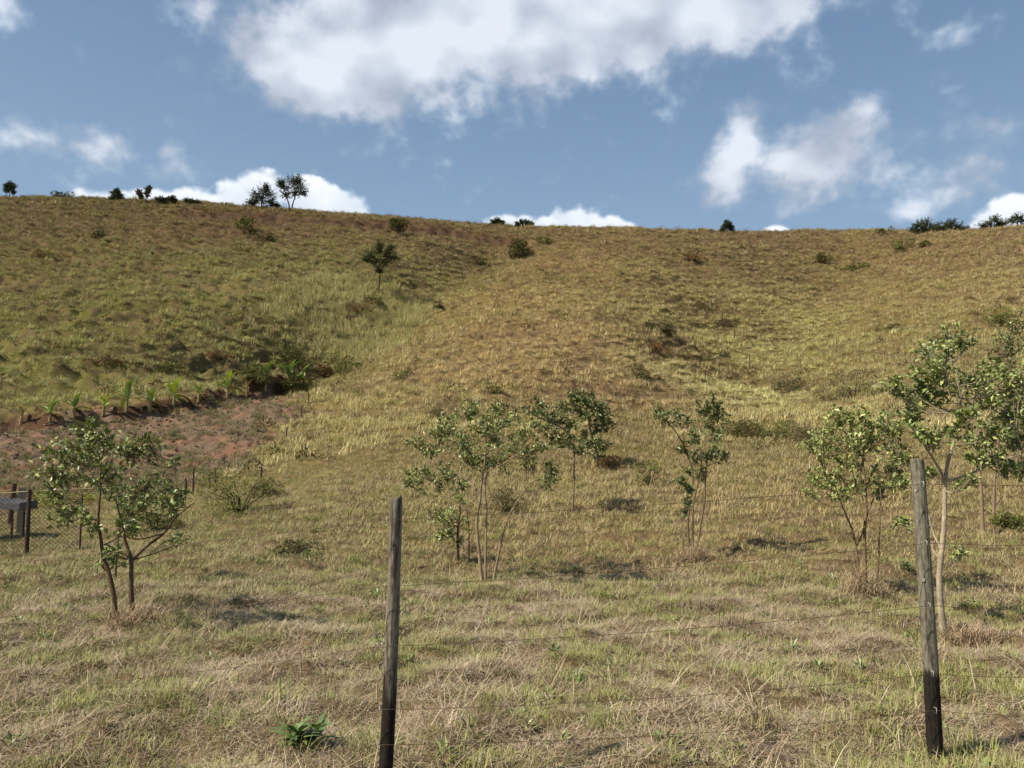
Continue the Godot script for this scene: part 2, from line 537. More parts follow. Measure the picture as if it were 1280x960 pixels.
# ---------------------------------------------------------------- land
func in_garden(x: float, z: float) -> bool:
	return x < -3 and z < -20 and z > -70 and Geometry2D.is_point_in_polygon(Vector2(x + 3.2 * nmid.get_noise_2d(x * 1.6, z * 1.6), z + 3.2 * nmid.get_noise_2d(z * 2.0, x * 2.0)), garden)

func earth(x: float, z: float) -> Color:
	var a: float = nmid.get_noise_2d(x * 1.6 + 40.0, z * 1.6)
	var b: float = nmid.get_noise_2d(x * 7.0, z * 7.0 + 9.0)
	var red := srgb(140, 106, 86)
	var grey := srgb(122, 106, 90)
	var c := grey.lerp(red, clampf(0.12 + a * 1.7, 0, 1))
	return c * (1.0 + 0.35 * b)

func land_color(x: float, z: float) -> Color:
	if in_garden(x, z): return earth(x, z)
	var t := tone_at(x, z)
	var a: float = nmid.get_noise_2d(x * 2.2, z * 2.2)
	var b: float = nmid.get_noise_2d(x * 9.0 + 5.0, z * 9.0)
	var c := (t * 0.9).lerp(srgb(118, 100, 76), clampf(0.5 + 0.8 * a, 0, 0.9)) * (1.0 + 0.3 * b)
	if x * x + z * z < 500.0: c = c.lerp(srgb(104, 86, 68), 0.5)
	var bare := across(scarp, x, z, 6.0)
	if absf(bare.x) < 3.0:
		var q: float = bare.x + nmid.get_noise_2d(x * 1.3, z * 1.3) * 0.9
		c = c.lerp(srgb(98, 78, 64), bare.y * smooth(0.9, 0.4, absf(q)) * 0.9)
	if x < -3 and z > -75 and z < -25:
		var s := across(bank, x, z, 3.0)
		if absf(s.x) < 2.0:
			var q2: float = s.x + nmid.get_noise_2d(x * 1.3, z * 1.3) * 0.9
			c = c.lerp(srgb(96, 74, 58), s.y * smooth(0.9, 0.4, absf(q2)))
	return c

func land() -> void:
	var rings := PackedFloat64Array()
	var r := 0.4
	while r < 62.0:
		rings.append(r); r *= 1.0105
	while r < 240.0:
		rings.append(r); r += maxf(0.36, r * 0.0048)
	var angs := PackedFloat64Array()
	var a := -PI
	while a < PI - 1e-6:
		angs.append(a)
		a += deg_to_rad(0.22 if absf(a) < 0.80 else 3.0)
	angs.append(PI)
	var nr := rings.size()
	var na := angs.size()
	var v := PackedVector3Array(); v.resize(nr * na)
	var n := PackedVector3Array(); n.resize(nr * na)
	var c := PackedColorArray(); c.resize(nr * na)
	for i in nr:
		for j in na:
			var x := rings[i] * sin(angs[j])
			var z := -rings[i] * cos(angs[j])
			v[i * na + j] = Vector3(x, height(x, z), z)
			c[i * na + j] = land_color(x, z) if absf(angs[j]) < 0.85 else tone_at(x, z)
	var idx := PackedInt32Array()
	for i in nr - 1:
		for j in na - 1:
			var k := i * na + j
			idx.append_array(PackedInt32Array([k, k + na, k + na + 1, k, k + na + 1, k + 1]))
	for i in nr:
		for j in na:
			var e := v[i * na + mini(j + 1, na - 1)] - v[i * na + maxi(j - 1, 0)]
			var o := v[mini(i + 1, nr - 1) * na + j] - v[maxi(i - 1, 0) * na + j]
			var m := e.cross(o)
			n[i * na + j] = (m if m.y > 0 else -m).normalized()
	var arr := []
	arr.resize(Mesh.ARRAY_MAX)
	arr[Mesh.ARRAY_VERTEX] = v; arr[Mesh.ARRAY_NORMAL] = n; arr[Mesh.ARRAY_COLOR] = c; arr[Mesh.ARRAY_INDEX] = idx
	var m := ArrayMesh.new()
	m.add_surface_from_arrays(Mesh.PRIMITIVE_TRIANGLES, arr)
	m.surface_set_material(0, M.soil)
	var o := MeshInstance3D.new()
	o.name = "hillside_ground"
	o.mesh = m
	add_child(o)
	tag(o, "grassy ground of the meadow rising into the hillside", "ground", "", "structure")

# ---------------------------------------------------------------- grass
func tuft(n: int, radius: float, l0: float, l1: float, width: float, lean0: float, lean1: float, bend: float, vary: float) -> Geo:
	var g := Geo.new()
	for i in n:
		var a := rf(0, TAU)
		var q := sqrt(rf(0, 1)) * radius
		var k := rf(1.0 - vary, 1.0 + vary)
		var warm := rf(-0.08, 0.08)
		var c := Color(k * (1.0 + warm), k, k * (1.0 - warm * 1.6))
		var yaw := a + rf(-1.2, 1.2) if lean1 < 1.2 else rf(0, TAU)
		g.blade(Vector3(cos(a) * q, rf(-0.02, 0.0), sin(a) * q), yaw, rf(lean0, lean1), rf(l0, l1), width * rf(0.7, 1.3), rf(0, bend), c, c)
	return g

# pick(x, z) gives [chance, scale, colour]
func scatter(parent: Node3D, called: String, meshes: Array, r0: float, r1: float, density: float, half: float, pick: Callable) -> void:
	var count := int(density * half * (r1 * r1 - r0 * r0))
	var put := []
	var tint := []
	for m in meshes:
		put.append([]); tint.append([])
	for i in count:
		var r := sqrt(lerpf(r0 * r0, r1 * r1, rng.randf()))
		var a := rf(-half, half)
		var x := r * sin(a)
		var z := -r * cos(a)
		var p: Array = pick.call(x, z)
		if rng.randf() > p[0]: continue
		var k := rng.randi() % meshes.size()
		var b := Basis(Vector3.UP, rf(0, TAU)).scaled(Vector3(p[1], p[1] * rf(0.75, 1.25), p[1]))
		put[k].append(Transform3D(b, Vector3(x, height(x, z), z)))
		tint[k].append(p[2])
	for k in meshes.size():
		var mm := MultiMesh.new()
		mm.transform_format = MultiMesh.TRANSFORM_3D
		mm.use_colors = true
		mm.mesh = meshes[k]
		mm.instance_count = put[k].size()
		for i in put[k].size():
			mm.set_instance_transform(i, put[k][i])
			mm.set_instance_color(i, tint[k][i])
		var o := MultiMeshInstance3D.new()
		o.name = called
		o.multimesh = mm
		o.set_meta("kind", "stuff")
		parent.add_child(o, true)

func mass(called: String, label: String) -> Node3D:
	var o := thing(called, Vector3.ZERO, label, "grass")
	o.set_meta("kind", "stuff")
	return o

func greenness(x: float, z: float) -> float:
	return clampf(0.5 + 1.8 * nmid.get_noise_2d(x * 2.4 + 70.0, z * 2.4) + 0.9 * nmid.get_noise_2d(x * 12.0, z * 12.0 + 31.0), 0, 1)

func clump(x: float, z: float) -> float:
	return clampf(0.85 + 1.0 * nmid.get_noise_2d(x * 7.0, z * 7.0) + 0.6 * nmid.get_noise_2d(x * 2.0 + 8.0, z * 2.0), 0.38, 1.0)

func grasses() -> void:
	# mown meadow close to the fence: lying straw, short green regrowth, dry standing blades
	var o := mass("meadow_grass", "mown dry grass and green regrowth covering the near meadow")
	var lying := []
	var green := []
	var standing := []
	for i in 3:
		lying.append(tuft(46, 0.15, 0.04, 0.17, 0.0036, 1.05, 1.66, 0.6, 0.45).mesh(M.straw))
		green.append(tuft(30, 0.10, 0.03, 0.11, 0.0042, 0.2, 1.1, 0.9, 0.35).mesh(M.grass))
		standing.append(tuft(22, 0.11, 0.03, 0.13, 0.0034, 0.3, 1.3, 0.9, 0.4).mesh(M.straw))
	var straw := srgb(164, 147, 122)
	var pale := srgb(192, 178, 150)
	var brown := srgb(122, 98, 84)
	var lush := srgb(126, 138, 72)
	var olive := srgb(146, 144, 90)
	scatter(o, "lying_straw", lying, 1.6, 12.0, 230.0, 0.80, func(x: float, z: float) -> Array:
		var g := greenness(x, z)
		var c := brown.lerp(straw, clampf(rf(0.1, 1.3), 0, 1)).lerp(pale, maxf(0, rf(-0.7, 0.8)))
		return [(1.0 - g * 0.6) * clump(x, z), rf(0.7, 1.25), c])
	scatter(o, "green_blades", green, 1.6, 12.0, 210.0, 0.80, func(x: float, z: float) -> Array:
		var g := greenness(x, z)
		return [(g * g * 1.2 + 0.12) * clump(x + 9.0, z), rf(0.6, 1.3), lush.lerp(olive, clampf(rf(-0.2, 1.4), 0, 1)).lerp(straw, maxf(0, rf(-0.5, 0.5)))])
	scatter(o, "standing_straw", standing, 1.6, 12.0, 90.0, 0.80, func(x: float, z: float) -> Array:
		return [0.8 * clump(x, z + 5.0), rf(0.5, 1.15), straw.lerp(olive, rf(0, 0.8)).lerp(brown, maxf(0, rf(-0.6, 0.7)))])
	var bunch := []
	var stalks := []
	var broad := []
	for i in 3:
		bunch.append(tuft(60, 0.10, 0.07, 0.24, 0.0045, 0.1, 1.25, 1.1, 0.4).mesh(M.grass))
		stalks.append(tuft(7, 0.25, 0.18, 0.42, 0.0034, 0.9, 1.58, 0.35, 0.25).mesh(M.straw))
		var g := Geo.new()
		for k in 14:
			var u := rv()
			var q := rf(0.7, 1.3)
			g.leaf(Vector3(u.x * 0.05, absf(u.y) * 0.05, u.z * 0.05), (Vector3(u.x, 0.25 + absf(u.y) * 0.4, u.z)).normalized(), Vector3.UP, rf(0.03, 0.07), rf(0.014, 0.028), Color(q, q, q))
		broad.append(g.mesh(M.leaf))
	scatter(o, "grass_bunch", bunch, 1.6, 24.0, 3.4, 0.80, func(x: float, z: float) -> Array:
		if in_garden(x, z): return [0.0, 1.0, olive]
		return [clampf(0.3 + 2.2 * nmid.get_noise_2d(x * 1.5 + 33.0, z * 1.5), 0.04, 1.0), rf(0.55, 1.25), lush.lerp(olive, rng.randf()).lerp(brown, clampf(rf(-0.5, 1.2), 0, 1))])
	scatter(o, "loose_stalk", stalks, 1.6, 12.0, 16.0, 0.80, func(x: float, z: float) -> Array:
		return [1.0 - 0.6 * greenness(x, z), rf(0.6, 1.2), pale.lerp(straw, rng.randf())])
	scatter(o, "broad_leaf", broad, 1.6, 14.0, 9.0, 0.80, func(x: float, z: float) -> Array:
		return [clampf(0.25 + 1.6 * nmid.get_noise_2d(x * 2.0 + 12.0, z * 2.0 + 80.0), 0.03, 1.0), rf(0.5, 1.3), srgb(104, 122, 66).lerp(srgb(128, 130, 80), rng.randf())])
	# the rest of the meadow up to the foot of the hill
	o = mass("pasture_grass", "longer yellowing grass across the middle of the meadow")
	var mid := []
	var midgreen := []
	for i in 3:
		mid.append(tuft(36, 0.24, 0.08, 0.28, 0.008, 0.4, 1.45, 0.9, 0.42).mesh(M.straw))
		midgreen.append(tuft(34, 0.22, 0.06, 0.20, 0.008, 0.3, 1.35, 0.9, 0.36).mesh(M.grass))
	scatter(o, "dry_tussock", mid, 10.0, 40.0, 34.0, 0.78, func(x: float, z: float) -> Array:
		if in_garden(x, z): return [0.0, 1.0, straw]
		var g := greenness(x * 0.6, z * 0.6)
		var far := smooth(12.0, 22.0, -z) * smooth(-9.0, -2.0, x)
		return [(1.0 - 0.5 * g) * smooth(40.0, 31.0, -z) * clump(x * 0.6, z * 0.6), rf(0.4, 0.8) * (1.0 + 0.8 * far), (tone_at(x, z) * 1.3).lerp(straw, rf(0.0, 0.7)).lerp(brown, maxf(0, rf(-0.8, 0.6)))])
	scatter(o, "green_tussock", midgreen, 10.0, 40.0, 30.0, 0.78, func(x: float, z: float) -> Array:
		var g := greenness(x * 0.6, z * 0.6)
		if in_garden(x, z): return [clampf((g - 0.2) * 1.4, 0.12, 0.9), rf(0.6, 1.1), lush.lerp(brown, rng.randf() * 0.6)]
		return [(g * 0.9 + 0.08) * smooth(40.0, 31.0, -z) * clump(x * 0.6 + 4.0, z * 0.6), rf(0.45, 0.95), (tone_at(x, z) * 1.05).lerp(lush, rf(0.15, 0.75))])
	# the hill
	o = mass("hill_grass", "tussocky olive and tan grass covering the hill")
	var hill := []
	for i in 4:
		hill.append(tuft(42, 0.34, 0.26, 0.60, 0.021, 0.15, 1.2, 0.9, 0.30).mesh(M.grass))
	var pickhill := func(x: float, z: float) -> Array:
		if in_garden(x, z):
			var gg := greenness(x * 0.4, z * 0.4)
			return [clampf((gg - 0.10) * 1.7, 0.22, 1.0), rf(0.3, 0.65), srgb(122, 130, 78).lerp(srgb(138, 120, 98), rng.randf())]
		var s := across(scarp, x, z, 6.0)
		if absf(s.x) < 1.2 and s.y > 0.3: return [0.22, 0.8, srgb(130, 96, 66)]
		if x < -3 and z > -75:
			var q := across(bank, x, z, 3.0)
			if absf(q.x) < 0.6: return [0.12, 0.6, srgb(120, 116, 60)]
		var t := tone_at(x, z)
		var pt: float = nmid.get_noise_2d(x * 0.9 + 15.0, z * 0.9) + 0.7 * nmid.get_noise_2d(x * 4.0, z * 4.0)
		var gr := t.get_luminance()
		var c := t.lerp(Color(gr, gr, gr * 0.85), 0.3) * rf(1.6, 2.55)
		if pt < -0.18: c = c.lerp(srgb(128, 108, 82), clampf((-0.18 - pt) * 2.2, 0, 0.65))
		elif pt > 0.15: c = c.lerp(srgb(172, 172, 92), clampf((pt - 0.12) * 1.8, 0, 0.6) * t.a)
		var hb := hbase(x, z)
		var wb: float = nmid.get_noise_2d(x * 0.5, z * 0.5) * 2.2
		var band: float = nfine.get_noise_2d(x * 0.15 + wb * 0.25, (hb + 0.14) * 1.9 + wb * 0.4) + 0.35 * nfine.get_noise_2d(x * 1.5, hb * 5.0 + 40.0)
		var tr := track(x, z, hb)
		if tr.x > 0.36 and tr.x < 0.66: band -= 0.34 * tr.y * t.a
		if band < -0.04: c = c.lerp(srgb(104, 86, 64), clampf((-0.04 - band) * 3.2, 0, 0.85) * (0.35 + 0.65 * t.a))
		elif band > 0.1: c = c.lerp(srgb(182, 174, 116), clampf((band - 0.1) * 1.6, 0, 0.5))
		c.a = 1.0
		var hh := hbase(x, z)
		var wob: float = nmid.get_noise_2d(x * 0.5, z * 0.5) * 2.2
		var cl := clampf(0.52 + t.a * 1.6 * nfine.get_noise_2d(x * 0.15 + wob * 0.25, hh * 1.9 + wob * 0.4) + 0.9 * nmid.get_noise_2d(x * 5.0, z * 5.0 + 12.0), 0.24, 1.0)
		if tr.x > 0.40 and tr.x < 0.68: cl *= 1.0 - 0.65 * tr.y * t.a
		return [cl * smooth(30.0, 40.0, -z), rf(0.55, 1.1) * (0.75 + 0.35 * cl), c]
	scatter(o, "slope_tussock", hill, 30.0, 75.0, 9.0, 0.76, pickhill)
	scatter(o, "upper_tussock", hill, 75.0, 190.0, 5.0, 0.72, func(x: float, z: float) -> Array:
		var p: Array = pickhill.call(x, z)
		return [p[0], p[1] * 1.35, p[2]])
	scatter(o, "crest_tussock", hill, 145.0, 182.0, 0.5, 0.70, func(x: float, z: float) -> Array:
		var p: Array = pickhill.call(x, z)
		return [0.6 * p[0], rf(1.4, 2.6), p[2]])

func _ready() -> void:
	rng.seed = 7
	for n: FastNoiseLite in [nmid, nfine]:
		n.seed = 2 if n == nmid else 9
		n.frequency = 0.22 if n == nmid else 0.5
		n.fractal_octaves = 3
		n.noise_type = FastNoiseLite.TYPE_SIMPLEX_SMOOTH
	var cam := Camera3D.new()
	cam.name = "camera"
	cam.fov = rad_to_deg(2.0 * atan(480.0 / F))
	cam.position = EYE
	cam.rotation.x = PITCH
	cam.near = 0.1
	cam.far = 1200.0
	add_child(cam)
	cam.current = true
	var elev := deg_to_rad(47.0)
	var turn := deg_to_rad(24.0)
	var to_sun := Vector3(-cos(elev) * cos(turn), sin(elev), cos(elev) * sin(turn))
	var env := Environment.new()
	env.background_mode = Environment.BG_SKY
	env.sky = Sky.new()
	var sm := PanoramaSkyMaterial.new()
	sm.panorama = build_sky(to_sun)
	env.sky.sky_material = sm
	env.tonemap_mode = Environment.TONE_MAPPER_LINEAR
	env.tonemap_exposure = 1.5
	env.sdfgi_enabled = true
	env.ssao_enabled = true
	env.ssil_enabled = true
	var we := WorldEnvironment.new()
	we.name = "world"
	we.environment = env
	add_child(we)
	var sun := DirectionalLight3D.new()
	sun.name = "sun"
	sun.light_energy = 1.6
	sun.light_color = Color(1.0, 0.955, 0.88)
	sun.light_angular_distance = 0.5
	sun.shadow_enabled = true
	add_child(sun)
	sun.look_at_from_position(to_sun * 50.0, Vector3.ZERO)
	print("sky ", Time.get_ticks_msec())
	materials()
	survey()
	zones()
	for p in [[-80, 536], [0, 531], [60, 527], [130, 519], [200, 511], [260, 502], [330, 489], [372, 482]]:
		var q := hit(p[0], p[1], false)
		bank.append(Vector2(q.x, q.z))
	for p in [[230, 268], [330, 273], [420, 279], [500, 285], [560, 291], [645, 302]]:
		var q := hit(p[0], p[1], false)
		scarp.append(Vector2(q.x, q.z))
	for p in [[-90, 537], [0, 531], [60, 527], [130, 519], [200, 511], [260, 502], [330, 489], [385, 486], [372, 520], [338, 555], [310, 584], [262, 604], [215, 612], [120, 626], [30, 640], [-100, 655]]:
		var q := hit(p[0], p[1], false)
		garden.append(Vector2(q.x, q.z))
	print("survey ", Time.get_ticks_msec())
	land()
	print("land ", Time.get_ticks_msec())
	grasses()
	print("grass ", Time.get_ticks_msec())
	fences()
	trees()
	bananas()
	hill_plants()
	print("all ", Time.get_ticks_msec())

# ---------------------------------------------------------------- fences
func post(called: String, base: Vector3, top: Vector3, radius: float, label: String, group: String, cat := "fence post") -> Node3D:
	var o := thing(called, base, label, cat, group)
	return o

func fences() -> void:
	# the two round eucalyptus posts of the near fence
	var seen := [[at(478, 1000, 3.6), at(495, 622, 3.6), 0.032, "weathered grey wooden fence post charred dark at its lower half", 0.42],
		[at(1167, 932, 4.0), at(1148, 574, 4.0), 0.037, "pale grey wooden fence post with a dark tarred foot before the tallest fruit tree", 0.33]]
	var n := 0
	for s in seen:
		var base: Vector3 = s[0]
		base.y = height(base.x, base.z) - 0.12
		var top: Vector3 = s[1]
		var o := post("fence_post", base, top, s[2], s[3], "round wooden posts of the near fence")
		var g := Geo.new()
		var rings := 150
		var sides := 48
		var axis := top - base
		var pos := []
		for i in rings + 1:
			var t := float(i) / rings
			var row := []
			var cut := 1.0 - 0.06 * smooth(0.985, 1.0, t)
			for k in sides:
				var a := TAU * k / sides
				var r: float = s[2] * lerpf(1.02, 0.9, t) * cut
				r *= 1.0 + 0.05 * nfine.get_noise_2d(cos(a) * 1.5 + n * 20, t * 4.0 + sin(a) * 1.5) + 0.035 * nfine.get_noise_2d(k * 2.3, t * 1.2 + n * 9.0)
				var crack := pow(1.0 - absf(nfine.get_noise_3d(cos(a) * 4.0 + n * 13, t * 1.1, sin(a) * 4.0)), 14.0)
				r *= 1.0 - 0.09 * crack * clampf(0.4 + 2.0 * nfine.get_noise_2d(k * 0.6 + n * 3, t * 2.0), 0, 1)
				var bow := Vector3(sin(t * 3.0 + n) * 0.008, 0, 0)
				var chip := Vector3(0, 0.012 * nfine.get_noise_2d(cos(a) * 3.0 + n * 8, sin(a) * 3.0), 0) * smooth(0.96, 1.0, t)
				row.append(axis * t + bow + chip + Vector3(cos(a), 0, sin(a)) * r)
			pos.append(row)
		for i in rings:
			for k in sides:
				var j := (k + 1) % sides
				g.quad(pos[i][k], pos[i + 1][k], pos[i + 1][j], pos[i][j], Color.WHITE)
		for i in g.v.size():
			var t := g.v[i].y / axis.y
			var w := g.v[i] - axis * t
			var an := atan2(w.z, w.x)
			var u := Vector2(cos(an), sin(an)) * 2.0
			var stripe: float = clampf(0.5 + 0.9 * nfine.get_noise_3d(u.x * 3.0 + n * 31, t * 3.0, u.y * 3.0), 0, 1)
			var spot: float = nfine.get_noise_3d(u.x + n * 7, t * 14.0, u.y)
			var c := srgb(104, 98, 88).lerp(srgb(156, 150, 134), stripe)
			if n == 1: c = c.lerp(srgb(142, 142, 124), 0.5)
			c = c.lerp(srgb(62, 56, 50), smooth(0.12, 0.4, spot) * 0.7)
			# the burnt / tarred foot has an uneven edge
			var edge: float = s[4] + 0.03 * nfine.get_noise_3d(u.x * 1.5, n * 5.0, u.y * 1.5) + (0.07 * nfine.get_noise_3d(u.x, t * 7.0, u.y) if n == 0 else 0.0)
			var soft := 0.10 if n == 0 else 0.012
			g.c[i] = c.lerp(srgb(50, 45, 41) * (0.7 + 0.6 * stripe), smooth(edge + soft, edge - soft * 0.3, t + soft * spot))
		for k in sides:
			g.tri(axis + Vector3(0, 0.004, 0), pos[rings][(k + 1) % sides], pos[rings][k], srgb(128, 118, 100))
		part("shaft", smoothed(g), M.bark, o)
		if n == 1:
			for q in [[0.79, 0.6], [0.62, 2.2], [0.90, 2.6]]:
				var kn := Geo.new()
				var p: Vector3 = axis * float(q[0])
				var d := Vector3(cos(q[1]), 0, sin(q[1]))
				kn.tube([p + d * s[2] * 0.85, p + d * s[2] * 1.08], [0.012, 0.007], 8, [srgb(150, 146, 128), srgb(176, 172, 156)], true)
				part("knot", kn, M.bark, o)
		n += 1
	# five strands of barbed wire, stapled to both posts
	var strands := [[650, 605, 604], [733, 679, 675], [808, 757, 756], [887, 842, 836], [931, 888, 884]]
	var which := ["top strand of barbed wire strung between the two near posts", "second strand from the top of the near barbed wire fence", "middle strand of the near barbed wire fence", "second lowest strand of the near barbed wire fence", "lowest strand of barbed wire just above the mown grass"]
	for w in strands.size():
		var s: Array = strands[w]
		var key := [at(-190, s[0] + 72, 3.35), at(485 - w * 3, s[0], 3.535), at(1155 + w * 4, s[1], 3.93), at(1450, s[2], 4.2)]
		var o := thing("barbed_wire", key[0], which[w], "barbed wire", "strands of the near fence")
		var g := Geo.new()
		var pts := []
		for i in 3:
			var a: Vector3 = key[i] - key[0]
			var b: Vector3 = key[i + 1] - key[0]
			for k in 40:
				var t := k / 40.0
				var sag := (0.012 + 0.006 * w) * 4.0 * t * (1.0 - t) + 0.003 * nfine.get_noise_1d(i * 30.0 + t * 12.0 + w * 50.0)
				pts.append(a.lerp(b, t) - Vector3(0, sag, 0))
		pts.append(key[3] - key[0])
		var rust := srgb(110, 92, 78)
		for side in 2:
			var tw := []
			var rr := []
			var cc := []
			for i in pts.size():
				var ph := i * 2.1 + side * PI
				tw.append(pts[i] + Vector3(0, cos(ph), sin(ph)) * 0.0016); rr.append(0.0008); cc.append(rust)
			g.tube(tw, rr, 5, cc)
		part("strand", g, M.wire, o)
		var b := Geo.new()
		for i in range(3, pts.size(), 5):
			var p: Vector3 = pts[i]
			for k in 2:
				var d := Vector3(rf(-0.3, 0.3), rf(-1, 1), rf(-1, 1)).normalized() * 0.014
				b.tube([p - d, p, p + d], [0.0003, 0.0010, 0.0003], 4, [rust, rust, rust])
		part("barbs", b, M.wire, o).set_meta("kind", "stuff")
		for k in 2:
			var st := Geo.new()
			var p: Vector3 = key[k + 1] - key[0]
			st.tube([p + Vector3(-0.008, 0.012, -0.01), p + Vector3(-0.004, 0.012, 0.006), p + Vector3(-0.004, -0.012, 0.006), p + Vector3(-0.008, -0.012, -0.01)], [0.0018, 0.0018, 0.0018, 0.0018], 5, [srgb(170, 168, 160), srgb(170, 168, 160), srgb(170, 168, 160), srgb(170, 168, 160)])
			part("staple", st, M.wire, o)
	# thin stakes round the garden
	var stakes := [[233, 618, 20, "short"], [241, 617, 31, ""], [262, 612, 18, ""], [269, 605, 18, ""], [326, 598, 18, ""], [343, 565, 14, ""], [357, 551, 17, ""], [377, 524, 16, ""], [386, 508, 20, ""], [395, 491, 14, ""], [177, 643, 38, "pale"], [149, 640, 24, "grey"]]
	var say := ["short stake at the lower corner of the red soil garden", "tallest dark stake at the lower corner of the red soil garden", "stake below the bare red patch of the garden", "leaning stake right of the bare red patch's foot", "stake just above the large shrub at the garden corner", "lowest stake on the garden edge going uphill", "second stake up the garden edge from the large shrub", "middle stake on the upper garden edge", "stake beside the green weeds near the banana row end", "topmost stake of the garden edge beside the banana clump", "pale stake standing behind the left fruit tree crown", "grey stake half hidden by the left fruit tree"]
	for i in stakes.size():
		var s: Array = stakes[i]
		var b := hit(s[0], s[1])
		var tall: float = s[2] / F * -b.z
		var o := thing("garden_stake", b, say[i], "stake", "stakes round the banana garden")
		var g := Geo.new()
		var lean := Vector3(rf(-0.1, 0.1), 0, rf(-0.1, 0.1)) * tall
		var c := srgb(170, 160, 142) if s[3] in ["pale", "grey"] else srgb(88, 74, 62)
		g.tube([Vector3(0, -0.1, 0), lean * 0.5 + Vector3(0.01, tall * 0.5, 0), lean + Vector3(0, tall, 0)], [0.038, 0.036, 0.032], 7, [c, c * 0.9, c * 1.1], true)
		part("shaft", g, M.bark, o)
	# spur fence, far up
	var far := [[889, 385, 14], [903, 402, 13], [918, 428, 14], [937, 462, 14], [880, 368, 10]]
	var told := ["thin post high on the right flank of the spur", "second thin post down the spur's right flank", "third thin post down the spur's right flank", "lowest thin post on the spur's right flank above the hollow", "uppermost tiny post on the right flank of the spur"]
	for i in far.size():
		var s: Array = far[i]
		var b := hit(s[0], s[1])
		var o := thing("pasture_post", b, told[i], "fence post", "thin posts on the spur")
		var g := Geo.new()
		var tall := 1.5
		g.tube([Vector3(0, -0.1, 0), Vector3(0.03, tall, 0)], [0.06, 0.055], 7, [srgb(92, 80, 66), srgb(110, 98, 82)], true)
		part("shaft", g, M.bark, o)
	chain_link()

func smoothed(g: Geo) -> Geo:
	# average the normals of coinciding corners
	var sum := {}
	for i in g.v.size():
		var k := Vector3i((g.v[i] * 5000.0).round())
		sum[k] = sum.get(k, Vector3.ZERO) + g.n[i]
	for i in g.v.size():
		g.n[i] = sum[Vector3i((g.v[i] * 5000.0).round())].normalized()
	return g

